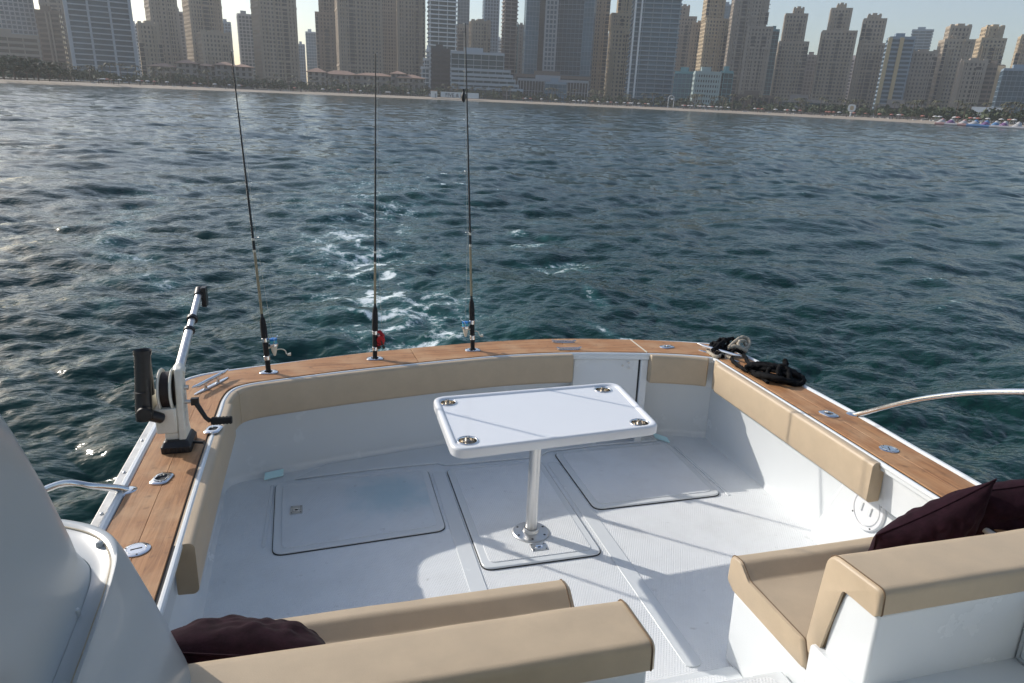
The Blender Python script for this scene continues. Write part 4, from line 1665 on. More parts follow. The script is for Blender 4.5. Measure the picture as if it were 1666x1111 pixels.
def water_mat():
    m = bpy.data.materials.new('sea_water')
    m.use_nodes = True
    nt = m.node_tree
    L = nt.links.new
    b = nt.nodes['Principled BSDF']
    b.inputs['Base Color'].default_value = (.004, .031, .0245, 1)
    b.inputs['Roughness'].default_value = .10
    b.inputs['IOR'].default_value = 1.333
    geo = nt.nodes.new('ShaderNodeNewGeometry')
    a = nt.nodes.new('ShaderNodeAttribute')
    a.attribute_name = 'chop'
    # unresolved ripples: random facet slopes of the size the mesh no longer carries
    mp = nt.nodes.new('ShaderNodeMapping')
    mp.inputs['Rotation'].default_value = (0, 0, rad(20))
    mp.inputs['Scale'].default_value = (1.0, 1.8, 1)
    L(geo.outputs['Position'], mp.inputs['Vector'])
    n1 = nt.nodes.new('ShaderNodeTexNoise')
    n1.inputs['Scale'].default_value = .26
    n1.inputs['Detail'].default_value = 4
    n1.inputs['Roughness'].default_value = .72
    L(mp.outputs[0], n1.inputs['Vector'])
    sb = nt.nodes.new('ShaderNodeVectorMath')
    sb.operation = 'SUBTRACT'
    sb.inputs[1].default_value = (.5, .5, .5)
    L(n1.outputs['Color'], sb.inputs[0])
    fl = nt.nodes.new('ShaderNodeVectorMath')
    fl.operation = 'MULTIPLY'
    fl.inputs[1].default_value = (1, 1, 0)
    L(sb.outputs[0], fl.inputs[0])
    sca = nt.nodes.new('ShaderNodeVectorMath')
    sca.operation = 'SCALE'
    mu = nt.nodes.new('ShaderNodeMath')
    mu.operation = 'MULTIPLY'
    mu.inputs[1].default_value = 5.0
    L(a.outputs['Fac'], mu.inputs[0])
    L(fl.outputs[0], sca.inputs[0])
    L(mu.outputs[0], sca.inputs['Scale'])
    # fine ripples everywhere
    n2 = nt.nodes.new('ShaderNodeTexNoise')
    n2.inputs['Scale'].default_value = 9
    n2.inputs['Detail'].default_value = 1.5
    n2.inputs['Roughness'].default_value = .6
    L(mp.outputs[0], n2.inputs['Vector'])
    bp = nt.nodes.new('ShaderNodeBump')
    bp.inputs['Strength'].default_value = .5
    bp.inputs['Distance'].default_value = .03
    L(n2.outputs['Fac'], bp.inputs['Height'])
    ad = nt.nodes.new('ShaderNodeVectorMath')
    ad.operation = 'ADD'
    L(bp.outputs[0], ad.inputs[0])
    L(sca.outputs[0], ad.inputs[1])
    nm = nt.nodes.new('ShaderNodeVectorMath')
    nm.operation = 'NORMALIZE'
    L(ad.outputs[0], nm.inputs[0])
    L(nm.outputs[0], b.inputs['Normal'])
    # foam
    fa = nt.nodes.new('ShaderNodeAttribute')
    fa.attribute_name = 'foam'
    n3 = nt.nodes.new('ShaderNodeTexNoise')
    n3.inputs['Scale'].default_value = 13
    n3.inputs['Detail'].default_value = 7
    n3.inputs['Roughness'].default_value = .7
    L(geo.outputs['Position'], n3.inputs['Vector'])
    sm = nt.nodes.new('ShaderNodeMath')
    sm.operation = 'MULTIPLY_ADD'
    sm.inputs[1].default_value = 2.0
    sm.inputs[2].default_value = -1.02
    L(n3.outputs['Fac'], sm.inputs[0])
    s2 = nt.nodes.new('ShaderNodeMath')
    s2.operation = 'ADD'
    L(sm.outputs[0], s2.inputs[0])
    L(fa.outputs['Fac'], s2.inputs[1])
    rp = nt.nodes.new('ShaderNodeMapRange')
    rp.inputs['From Min'].default_value = .38
    rp.inputs['From Max'].default_value = .78
    L(s2.outputs[0], rp.inputs['Value'])
    fb = nt.nodes.new('ShaderNodeBsdfDiffuse')
    fb.inputs['Color'].default_value = (.72, .78, .78, 1)
    mx = nt.nodes.new('ShaderNodeMixShader')
    L(rp.outputs[0], mx.inputs['Fac'])
    L(b.outputs[0], mx.inputs[1])
    L(fb.outputs[0], mx.inputs[2])
    # milky bubbles under the wake
    r2 = nt.nodes.new('ShaderNodeMapRange')
    r2.inputs['From Max'].default_value = .7
    L(fa.outputs['Fac'], r2.inputs['Value'])
    cm = nt.nodes.new('ShaderNodeMix')
    cm.data_type = 'RGBA'
    cm.inputs['A'].default_value = (.004, .031, .0245, 1)
    cm.inputs['B'].default_value = (.035, .14, .13, 1)
    L(r2.outputs[0], cm.inputs['Factor'])
    L(cm.outputs['Result'], b.inputs['Base Color'])
    L(mx.outputs[0], nt.nodes['Material Output'].inputs['Surface'])
    return m


wm.materials.append(water_mat())
# ------------------------------------------------------------------ shore
COAST = [(-420, 300), (-200, 310), (0, 330), (200, 385), (420, 425), (700, 455), (850, 465), (1000, 465), (1200, 440), (1400, 400), (1540, 360), (1666, 330), (1900, 300), (2100, 290)]


def coast_pt(px, extra=0., z=0.):
    D = np.interp(px, [c[0] for c in COAST], [c[1] for c in COAST]) + extra
    a = azim(px, 160 + .045 * (px - 833))
    return np.array([D * math.sin(a), D * math.cos(a), z])


CP = np.linspace(-420, 2100, 90)
M['sand'] = mat('beach_sand', (.35, .29, .22), .95, var=.12, vscale=.08)
M['land'] = mat('coastal_ground', (.20, .19, .15), .95, var=.3, vscale=.02)
me = Mesh()
me.loft([[tuple(coast_pt(p, -14, -.5)) for p in CP], [tuple(coast_pt(p, 0, .02)) for p in CP], [tuple(coast_pt(p, 12, .75)) for p in CP], [tuple(coast_pt(p, 42, 1.25)) for p in CP], [tuple(coast_pt(p, 60, 1.3)) for p in CP]], False)
beach = me.build('beach', M['sand'], None)
beach['kind'] = 'structure'
beach['label'] = 'pale sandy beach along the waterline below the towers'
me = Mesh()
me.loft([[tuple(coast_pt(p, 52, 1.6)) for p in CP], [tuple(coast_pt(p, 980, 1.6)) for p in CP]], False)
land = me.build('ground', M['land'], None)
land['kind'] = 'structure'
land['label'] = 'flat built-up coastal ground behind the beach'
GZ = 1.6


# ------------------------------------------------------------------ towers
def wallmat(name, c, rough=.85):
    return mat(name, c, rough, var=.10, vscale=.06)


W = {'ochre': wallmat('gold_frame', (.52, .40, .22)), 'hotelgrey': wallmat('sea_green_panels', (.33, .41, .40)), 'beige': wallmat('beige_render', (.36, .295, .22)), 'beige2': wallmat('sand_render', (.39, .32, .235)), 'beige3': wallmat('warm_grey_render', (.31, .265, .215)),
     'gold': wallmat('ochre_render', (.44, .35, .23)), 'fin': wallmat('cool_grey_panels', (.37, .41, .44)), 'brown': wallmat('brown_cladding', (.17, .13, .10)), 'grey': wallmat('grey_concrete', (.34, .35, .36)),
     'dark': wallmat('dark_cladding', (.035, .037, .042)), 'white': wallmat('white_render', (.72, .73, .72)), 'pale': wallmat('pale_grey_render', (.52, .54, .55)),
     'bluegrey': wallmat('blue_grey_panels', (.24, .31, .36)), 'teal': wallmat('teal_panels', (.14, .32, .34)), 'roof': wallmat('terracotta_roof', (.34, .21, .15)),
     'stone': wallmat('grey_brown_stone', (.27, .24, .22)), 'pink': wallmat('pinkish_render', (.62, .52, .47)), 'steelblue': wallmat('steel_blue_panels', (.20, .27, .33))}


def glassmat(name, c, r=.12, metal=0.):
    return mat(name, c, r, metal, var=.35, vscale=.11, spec=.25)


G = {'dark': glassmat('dark_glazing', (.018, .02, .024)), 'blue': glassmat('blue_glazing', (.03, .07, .095), .2), 'teal': glassmat('teal_glazing', (.014, .05, .06), .22),
     'brown': glassmat('bronze_glazing', (.07, .055, .045)), 'navy': glassmat('navy_glazing', (.010, .036, .052), .25), 'sky': glassmat('pale_blue_glazing', (.06, .125, .165), .2)}

BOXF = np.array([(0, 3, 2, 1), (4, 5, 6, 7), (0, 1, 5, 4), (1, 2, 6, 5), (2, 3, 7, 6), (3, 0, 4, 7)])


class Boxes:
    def __init__(s):
        s.b = []

    def add(s, x0, x1, y0, y1, z0, z1):
        s.b.append((x0, x1, y0, y1, z0, z1))

    def build(s, name, m, parent, kind=None, label=None):
        if not s.b:
            return None
        a = np.array(s.b)
        x0, x1, y0, y1, z0, z1 = a.T
        v = np.stack([np.stack(c, -1) for c in ((x0, y0, z0), (x1, y0, z0), (x1, y1, z0), (x0, y1, z0), (x0, y0, z1), (x1, y0, z1), (x1, y1, z1), (x0, y1, z1))], 1).reshape(-1, 3)
        f = (BOXF[None] + (np.arange(len(a)) * 8)[:, None, None]).reshape(-1, 4)
        me = bpy.data.meshes.new(name)
        me.from_pydata(v.tolist(), [], f.tolist())
        me.materials.append(m)
        o = bpy.data.objects.new(name, me)
        col.objects.link(o)
        o.parent = parent
        if kind:
            o['kind'] = kind
        if label:
            o['label'] = label
        return o


# style: bay, floor height, pier width, spandrel height, pier projection, spandrel projection
STY = {'jbr': (3.2, 3.3, 1.45, 1.45, .8, .72), 'jbr2': (3.0, 3.2, 1.3, 1.35, .8, .70), 'win': (2.0, 3.3, .9, 1.7, .35, .42), 'bal': (7.0, 3.4, .5, .9, .5, 1.3), 'glass': (3.2, 3.6, .22, .35, .12, .09), 'glassv': (2.4, 7.2, .5, .4, .35, .10),
       'fin': (11.5, 3.4, 1.4, .8, 1.3, .6), 'ter': (6, 3.5, .35, .5, .3, .7), 'bands': (9.0, 3.5, .6, 1.5, .25, .5), 'vert': (4.6, 26.0, 1.3, .9, .7, .3), 'grid': (3.6, 3.5, .9, 1.0, .5, .42)}


def hgt(px, py, D):
    d = wray(px, py)
    return EYE_W + d[2] / math.hypot(d[0], d[1]) * D - GZ


def tower(label, sty, wall, glass, D, tiers, yaw=0., dep=.75, shaft=0, cat='tower', name='tower', crown=None, accent=None, fin=None):
    x0, x1, yr, _ = tiers[0]
    az = (azim(x0, yr) + azim(x1, yr)) / 2
    t = thing(name, label, cat, (D * math.sin(az), D * math.cos(az), GZ), boat=False, rz=-az + rad(yaw))
    core, wal, cor = Boxes(), Boxes(), Boxes()
    bay, fh, pw, sh, pp, sp = STY[sty]
    zb = 0.
    R_ = random.Random(sum(map(ord, label)))
    d0 = None
    for ti, (a, b, yr, yt) in enumerate(tiers):
        aa, bb = azim(a, yr), azim(b, yr)
        Wd_ = D * (bb - aa)
        d = max(9., min(34., Wd_ * dep))
        if d0 is None:
            d0 = d
        d = min(d, d0)
        w = max(4., (Wd_ - d * abs(math.sin(rad(yaw)))) / math.cos(rad(yaw)))
        cx = D * math.tan((aa + bb) / 2 - az)
        zt = hgt((a + b) / 2, yt, D)
        X0, X1, Y0, Y1 = cx - w / 2, cx + w / 2, -d / 2, d / 2
        e = max(pp, sp) + .1
        core.add(X0 + e, X1 - e, Y0 + e, Y1 - e, zb, zt - .3)
        nf = max(1, round((zt - zb) / fh))
        f_h = (zt - zb) / nf
        for k in range(nf + 1):
            z = zb + k * f_h
            zz0, zz1 = (z - sh * .5, z + sh * .5)
            if k == 0:
                zz0 = z
            if k == nf:
                zz1 = z + .4
            o = e - sp
            wal.add(X0 + o, X1 - o, Y0 + o, Y1 - o, zz0, zz1)
        nx, ny = max(2, round(w / bay)), max(2, round(d / bay))
        o = e - pp
        for k in range(nx + 1):
            q = X0 + o + (w - 2 * o - pw) * k / nx
            ww = pw * (1.5 if k in (0, nx) else 1)
            q0 = q if k < nx else q + pw - ww
            wal.add(q0, q0 + ww, Y0 + o, Y0 + e + .2, zb, zt + .012 * k)
            wal.add(q0, q0 + ww, Y1 - e - .2, Y1 - o, zb, zt + .012 * k)
        for k in range(1, ny):
            q = Y0 + o + (d - 2 * o - pw) * k / ny
            wal.add(X0 + o, X0 + e + .2, q, q + pw, zb, zt + .011 * k)
            wal.add(X1 - e - .2, X1 - o, q, q + pw, zb, zt + .011 * k)
        if sty.startswith('jbr'):
            # glazed balcony strips, projecting bays with their own windows, and a cornice
            if w > 13:
                for fx in R_.sample([.08, .30, .5, .70, .92], R_.choice([1, 2, 2, 3])):
                    c = X0 + w * fx
                    hw = R_.choice([1.1, 1.5, 2.0])
                    core.add(c - hw, c + hw, Y0 + .0, Y0 + e + .3, zb + f_h, zt - f_h * R_.choice([1, 2, 4]))
                    for k in range(1, nf - 1):
                        cor.add(c - hw - .2, c + hw + .2, Y0 - .55, Y0 + .3, zb + k * f_h - .22, zb + k * f_h + .35)
            for s in range(shaft or 2):
                fx = (s + .5) / (shaft or 2)
                c = X0 + w * fx + R_.uniform(-.05, .05) * w
                hw = w * .10
                ztop = zt - R_.choice([0, 2, 5]) * f_h
                for k in range(nf):
                    z = zb + k * f_h
                    if z + f_h > ztop:
                        break
                    wal.add(c - hw, c + hw, Y0 - .85, Y0 + e, z - sh * .33, z + sh * .33)
                for q in (-hw, -.35, hw - .7):
                    wal.add(c + q, c + q + .7, Y0 - .9, Y0 + e + .1, zb, ztop)
                wal.add(c - hw - .3, c + hw + .3, Y0 - 1.1, Y0 + e, ztop - .6, ztop + 1.2)
            cor.add(X0 + .1, X1 - .1, Y0 + .1, Y1 - .1, zt + .2, zt + 1.5)
            if ti == 0 and nf > 14:
                for fr in (.22, .62):
                    z = zb + round(nf * fr) * f_h
                    cor.add(X0 - .15, X1 + .15, Y0 - .15, Y1 + .15, z - .9, z + .9)
            if ti == len(tiers) - 1 and zt < 400 and yt > -20:
                for q in (0, 1):
                    xx = X0 + .4 if q == 0 else X1 - .4 - w * .16
                    cor.add(xx, xx + w * .16, Y0 + .3, Y0 + 4, zt + 1.5, zt + 2.6)
                cor.add(X0 + w * .34, X1 - w * .34, Y0 + 1, Y1 - 1, zt + 1.5, zt + 3.2)
        else:
            cor.add(X0 + .3, X1 - .3, Y0 + .3, Y1 - .3, zt + .35, zt + 1.6)
            if ti == len(tiers) - 1:
                cor.add(X0 + w * .25, X1 - w * .4, Y0 + d * .3, Y1 - d * .2, zt + 1.4, zt + 4.6)
        if accent and ti == 0:
            am, xs_, aw, pr = accent
            ab = Boxes()
            for q in xs_:
                ab.add(X0 + w * q - aw / 2, X0 + w * q + aw / 2, Y0 - pr, Y0 + e + .1, zb, zt + .7)
            for i_, bx_ in enumerate(ab.b):
                one = Boxes()
                one.b = [bx_]
                one.build('facade_fin', am, t)
        zb = zt
    core.build('glazing', glass, t)
    wal.build('facade', wall, t, kind='stuff')
    cor.build('cornice', wall, t, kind='stuff')
    return t


TOP = -70
T = tower
T('grey glass tower at the left edge of the skyline', 'grid', W['grey'], G['blue'], 780, [(-60, 60, 40, TOP)], 8)
T('low beige block with striped balconies at the far left, above the trees', 'bands', W['beige3'], G['brown'], 600, [(-40, 68, 95, 60)], 4, cat='building', name='apartment_block')
T('beige grey tower rising behind the dark brown tower', 'jbr', W['beige3'], G['dark'], 760, [(64, 110, 10, TOP)])
T('dark brown slim tower beside the white-ribbed tower', 'bands', W['brown'], G['brown'], 640, [(64, 110, 70, 22)], -10, accent=(W['beige3'], (.45, .6), .9, .6))
T('wide grey tower with white vertical ribs and balconies', 'fin', W['fin'], G['blue'], 590, [(110, 220, 60, TOP)], 3, .35)
T('slim pale grey tower right of the white-ribbed tower', 'bands', W['pale'], G['blue'], 950, [(216, 231, 80, 42)])
T('short beige tower in front of the taller one, left of the skyline', 'jbr', W['beige2'], G['dark'], 660, [(226, 263, 80, 42)], 6)
T('tall beige tower above the red-roofed resort, left one', 'jbr', W['beige'], G['dark'], 720, [(238, 292, 40, TOP)], 12, shaft=2)
T('narrow brown tower between two tall beige towers', 'grid', W['stone'], G['dark'], 860, [(287, 302, 60, 22)])
T('tall beige tower above the red-roofed resort, right one', 'jbr', W['beige2'], G['dark'], 730, [(299, 363, 40, TOP)], 14, shaft=2)
T('lower beige tower in front of the right tall one above the resort', 'jbr', W['beige'], G['dark'], 680, [(322, 379, 82, 57)], 10)
T('small blue grey tower behind the beige ones', 'grid', W['bluegrey'], G['blue'], 960, [(360, 377, 50, 38)])
T('grey tower left of a wide beige tower', 'grid', W['grey'], G['teal'], 820, [(387, 414, 60, 26)], 5)
T('wide beige tower standing alone left of the sky gap', 'jbr', W['beige'], G['dark'], 690, [(410, 484, 50, TOP)], 14, shaft=3)
T('small dark tower at the left of the sky gap', 'grid', W['steelblue'], G['blue'], 980, [(485, 497, 90, 74)])
T('pale blue glass tower in the sky gap', 'glass', W['pale'], G['sky'], 1000, [(498, 515, 80, 54)])
T('beige tower right of the sky gap, leftmost of the wide beige row', 'jbr', W['beige3'], G['dark'], 730, [(514, 550, 60, 24), (518, 548, 10, TOP)], 0)
T('beige tower in the wide row behind the middle rod', 'jbr', W['beige'], G['dark'], 690, [(545, 622, 50, TOP)], 6, shaft=3)
T('recessed shaded tower in the wide beige row', 'jbr2', W['beige3'], G['dark'], 760, [(616, 650, 50, TOP)])
T('beige tower at the right end of the wide beige row', 'jbr', W['beige'], G['dark'], 690, [(645, 692, 50, TOP)], 4, shaft=3)
T('glass tower with white balcony slabs above the dark block', 'bal', W['white'], G['teal'], 640, [(694, 744, 40, TOP)], 6)
T('plain dark grey block below the white balcony tower', 'bands', W['dark'], G['dark'], 585, [(701, 733, 115, 83)], 0, cat='building', name='apartment_block')
T('narrow white stepped building left of the dark block', 'bal', W['white'], G['sky'], 592, [(684, 701, 130, 112), (688, 701, 105, 98), (692, 701, 92, 84)], cat='building', name='stepped_building')
T('brown tower behind the white balcony tower', 'jbr', W['beige3'], G['dark'], 790, [(738, 762, 60, 45)])
T('grey slab tower behind the right fishing rod', 'glass', W['steelblue'], G['blue'], 880, [(744, 764, 20, TOP)])
T('short beige tower above the terraced glass hotel', 'jbr', W['beige2'], G['brown'], 700, [(762, 798, 60, 38)], 10)
T('tall blue grey tower above the terraced glass hotel', 'grid', W['steelblue'], G['blue'], 830, [(784, 812, 40, TOP)], 8)
T('distant small pale tower in the gap left of the slim balcony tower', 'bands', W['pale'], G['blue'], 1000, [(806, 818, 75, 66)])
T('slim brown tower with stacked balconies right of the terraced hotel', 'bal', W['stone'], G['dark'], 700, [(814, 842, 60, TOP)], 14)
T('terraced glass hotel stepping down to the right', 'ter', W['fin'], G['teal'], 560, [(732, 851, 150, 146), (732, 844, 143, 139), (732, 839, 135, 131), (732, 835, 127, 124), (732, 831, 120, 116), (732, 821, 100, 89)], 2, .3, cat='hotel', name='terraced_hotel')
T('narrow teal glass strip tower left of the dark twin towers', 'glass', W['teal'], G['teal'], 740, [(830, 842, 90, 44)])
T('narrow brown tower left of the dark glass towers', 'jbr2', W['stone'], G['brown'], 760, [(839, 853, 90, 43)])
T('blue glass tower at the left of the dark glass group', 'glass', W['steelblue'], G['sky'], 620, [(851, 876, 60, TOP)], 10)
T('dark recessed glass wall in the dark glass group', 'glass', W['dark'], G['dark'], 650, [(872, 890, 60, TOP)])
T('pale gridded strip in the dark glass group', 'grid', W['grey'], G['blue'], 612, [(885, 906, 60, TOP)])
T('dark glass tower in the middle of the dark glass group', 'glass', W['steelblue'], G['navy'], 622, [(902, 952, 60, TOP)], -6)
T('blue glass tower at the right of the dark glass group', 'glass', W['steelblue'], G['sky'], 615, [(947, 967, 60, TOP)], -10)
T('louvred grey podium below the dark glass towers', 'glassv', W['grey'], G['dark'], 590, [(842, 957, 140, 133)], 0, .3, cat='building', name='podium')
T('brown band building above the louvred podium', 'bands', W['brown'], G['dark'], 602, [(838, 958, 140, 126)], 0, .3, cat='building', name='podium')
T('blue screen block in front of the louvred podium', 'glass', W['bluegrey'], G['sky'], 578, [(886, 922, 145, 137)], 0, .3, cat='building', name='screen_block')
T('beige tower right of the dark glass group', 'jbr2', W['beige2'], G['dark'], 680, [(963, 988, 60, TOP)], 4, shaft=1)
T('dark blue gabled tower far behind in the gap', 'glass', W['steelblue'], G['blue'], 1050, [(982, 993, 90, 60)])
T('small white building in the gap between beige towers', 'bands', W['white'], G['blue'], 700, [(976, 987, 135, 122)], cat='building', name='apartment_block')
T('beige stepped tower left of the blue balcony tower', 'jbr', W['gold'], G['dark'], 660, [(988, 1030, 80, 50), (990, 1030, 40, 26), (1003, 1032, 10, TOP)], 8)
T('wide blue grey tower with bright zigzag balconies at its left corner', 'bal', W['bluegrey'], G['sky'], 600, [(1022, 1104, 60, TOP)], 6, accent=(W['white'], (.03, .16), 1.2, 1.9))
T('brown beige tower behind the blue balcony tower', 'jbr', W['beige3'], G['dark'], 790, [(1098, 1128, 80, 30), (1104, 1122, 20, 13)])
T('shorter brown beige tower in the packed beige cluster', 'jbr', W['beige'], G['dark'], 760, [(1118, 1146, 100, 40)])
T('sunlit beige tower in the packed cluster above the teal hotel', 'jbr', W['gold'], G['dark'], 740, [(1136, 1182, 70, 34), (1143, 1180, 10, TOP)], 14)
T('beige tower at the right of the packed cluster above the teal hotel', 'jbr', W['beige3'], G['dark'], 720, [(1182, 1222, 60, TOP)], 10)
T('blue glass tower top behind the packed beige cluster', 'glass', W['steelblue'], G['sky'], 980, [(1172, 1192, 25, 10)])
T('teal hotel wing with a plain glazed front, left wing', 'glass', W['teal'], G['sky'], 565, [(1095, 1132, 140, 120)], -10, .4, cat='hotel', name='hotel_wing')
T('grey green hotel wing with rows of small windows, middle wing', 'win', W['hotelgrey'], G['dark'], 555, [(1125, 1172, 140, 120)], 10, .3, cat='hotel', name='hotel_wing')
T('teal hotel wing with a glazed end, right wing', 'glass', W['teal'], G['teal'], 558, [(1168, 1191, 140, 119)], 20, .4, cat='hotel', name='hotel_wing')
T('beige stepped tower with a teal glass side, right of the teal hotel', 'jbr', W['beige3'], G['dark'], 720, [(1206, 1250, 100, 47), (1218, 1250, 20, -4)], 4)
T('teal glass slab against the stepped beige tower', 'glass', W['teal'], G['teal'], 730, [(1244, 1261, 100, 51)])
T('thin sunlit tower in the gap right of the teal slab', 'bands', W['gold'], G['brown'], 900, [(1250, 1258, 140, 118)])
T('beige stepped tower with a flat square crown, first of the right row', 'jbr', W['beige'], G['dark'], 770, [(1257, 1308, 120, 71), (1272, 1311, 50, 26), (1289, 1308, 22, 17)], 4)
T('short brown tower between the first two towers of the right row', 'grid', W['stone'], G['brown'], 850, [(1304, 1328, 120, 92)])
T('beige stepped tower with the tallest narrow crown, second of the right row', 'jbr', W['beige'], G['dark'], 770, [(1325, 1384, 110, 54), (1347, 1384, 35, 17), (1360, 1377, 14, 11)], 4)
T('pinkish slim tower between the second and third of the right row', 'bands', W['pink'], G['brown'], 930, [(1376, 1392, 130, 97)])
T('beige tower with a rounded crown, third of the right row', 'jbr', W['beige'], G['dark'], 775, [(1386, 1438, 120, 74), (1400, 1440, 50, 34), (1410, 1434, 30, 28)], 4)
T('dark glass tower with a gold frame, fourth of the right row', 'bands', W['steelblue'], G['blue'], 730, [(1432, 1480, 110, 64)], 10, accent=(W['ochre'], (.03, .48), 3.0, 1.2))
T('blue tower with a curved top far behind the right row', 'bal', W['bluegrey'], G['sky'], 1050, [(1478, 1514, 75, 51)])
T('short beige tower right of the gold-framed tower', 'jbr', W['beige3'], G['dark'], 740, [(1468, 1516, 130, 87)], 4)
T('beige stepped tower with a sunlit crown, fifth of the right row', 'jbr', W['beige2'], G['dark'], 770, [(1512, 1572, 130, 68), (1536, 1579, 55, 46)], 14)
T('short beige tower in front of the last stepped tower', 'jbr', W['beige3'], G['dark'], 700, [(1550, 1598, 140, 102)], 6)
T('sunlit beige stepped tower near the right edge', 'jbr', W['gold'], G['dark'], 800, [(1578, 1632, 90, 66), (1594, 1633, 55, 47)], 18)
T('dark glass block with a gold side near the right edge', 'bands', W['brown'], G['dark'], 700, [(1590, 1626, 150, 109)], -8, accent=(W['gold'], (.9,), 5, .5), cat='building', name='office_block')
T('low blue glass block at the right edge', 'glass', W['steelblue'], G['blue'], 680, [(1618, 1690, 150, 116)], 6, cat='building', name='office_block')
T('beige tower cut by the right edge of the picture', 'jbr', W['gold'], G['dark'], 830, [(1648, 1690, 90, 62)], 10)
# low shopping blocks behind the right beach
T('low brown shopping block below the stepped towers', 'vert', W['brown'], G['dark'], 590, [(1190, 1262, 170, 158)], 0, .4, cat='building', name='shopping_block')
T('low dark shopping block right of the brown one', 'bands', W['stone'], G['teal'], 580, [(1262, 1345, 176, 165)], 0, .4, cat='building', name='shopping_block')
T('long low stone block below the gold-framed tower', 'bands', W['stone'], G['dark'], 560, [(1420, 1500, 184, 174)], 0, .4, cat='building', name='shopping_block')
T('low pale-roofed block at the right end of the beach', 'bands', W['pale'], G['dark'], 520, [(1540, 1690, 198, 188)], 0, .4, cat='building', name='shopping_block')


# ------------------------------------------------------------------ red-roofed resort
def resort(label, D, x0, x1, yr, wings):
    az = (azim(x0, yr) + azim(x1, yr)) / 2
    t = thing('resort_building', label, 'hotel', (D * math.sin(az), D * math.cos(az), GZ), boat=False, rz=-az)
    for a, b, yw, yt, dy in wings:
        aa, bb = D * math.tan(azim(a, yr) - az), D * math.tan(azim(b, yr) - az)
        zw, zt = hgt((a + b) / 2, yw, D), hgt((a + b) / 2, yt, D)
        y0, y1 = dy, dy + 16
        bx = Boxes()
        n = max(2, round((bb - aa) / 4.2))
        nf = max(2, round(zw / 3.6))
        bx.add(aa, bb, y0 + .5, y1, 0, zw)
        wb = bx.build('wall', W['stone'], t)
        bx = Boxes()
        for i in range(n):
            for k in range(nf):
                xx = aa + (bb - aa) * (i + .5) / n
                zz = zw * (k + .3) / nf
                bx.add(xx - .9, xx + .9, y0 + .42, y0 + .6, zz, zz + 2.0)
        bx.build('window_row', G['dark'], t, kind='stuff')
        bx = Boxes()
        for k in range(1, nf + 1):
            bx.add(aa - .2, bb + .2, y0 + .1, y0 + .6, zw * k / nf - .25, zw * k / nf + .1)
        bx.build('floor_band', W['beige3'], t, kind='stuff')
        g = Mesh()
        o = 1.4
        h = min((bb - aa), 18) * .42
        g.add([(aa - o, y0 - o, zw), (bb + o, y0 - o, zw), (bb + o, y1 + o, zw), (aa - o, y1 + o, zw), (aa + h, (y0 + y1) / 2, zt), (bb - h, (y0 + y1) / 2, zt)],
              [(0, 1, 5, 4), (1, 2, 5), (2, 3, 4, 5), (3, 0, 4), (3, 2, 1, 0)])
        g.build('roof', W['roof'], t, smooth=0)
    return t


resort('red-roofed resort building under the left beige towers', 520, 238, 412, 110,
       [(240, 290, 108, 102, 2), (288, 322, 103, 97, -3), (318, 352, 107, 103, 2), (350, 384, 106, 100, 0), (380, 411, 109, 104, -2)])
resort('red-roofed resort building under the wide beige row', 540, 500, 690, 120,
       [(500, 530, 117, 110, 0), (526, 582, 121, 114, 3), (578, 640, 123, 118, 3), (636, 660, 120, 115, 0), (646, 690, 127, 121, -4)])

# ------------------------------------------------------------------ trees
M['leaf'] = mat('far_foliage', (.055, .075, .034), .8, var=.45, vscale=.35)
M['leaf2'] = mat('far_dry_foliage', (.085, .085, .042), .8, var=.45, vscale=.35)
M['bark'] = mat('far_bark', (.12, .09, .065), .9)


def crown_mesh(g, c, rx, rz, n, R_, s=.32):
    for _ in range(n):
        a, b = R_.uniform(0, 2 * math.pi), math.asin(R_.uniform(-.75, 1))
        k = R_.uniform(.55, 1.0) ** .5 * R_.uniform(.8, 1.08)
        p = np.array([c[0] + rx * k * math.cos(a) * math.cos(b), c[1] + rx * k * math.sin(a) * math.cos(b), c[2] + rz * k * math.sin(b)])
        u = unit([R_.gauss(0, 1), R_.gauss(0, 1), R_.gauss(0, .7)])
        v = unit(np.cross(u, [R_.gauss(0, 1), R_.gauss(0, 1), R_.gauss(0, 1)]))
        q = rx * s * R_.uniform(.6, 1.3)
        g.add([p + u * q, p + v * q * .8, p - u * q, p - v * q * .8], [(0, 1, 2, 3)])


def palm_mesh(g, c, h, R_):
    for k in range(9):
        a = 2 * math.pi * k / 9 + R_.uniform(-.2, .2)
        d = np.array([math.cos(a), math.sin(a), 0])
        L_ = h * .34
        tip = R_.uniform(-.5, .1)
        p = [c, c + d * L_ * .5 + np.array([0, 0, L_ * .25]), c + d * L_ + np.array([0, 0, L_ * tip])]
        w = np.array([-d[1], d[0], 0]) * L_ * .14
        g.add([p[0], p[1] - w, p[1] + w, p[2]], [(0, 1, 2), (1, 3, 2)])


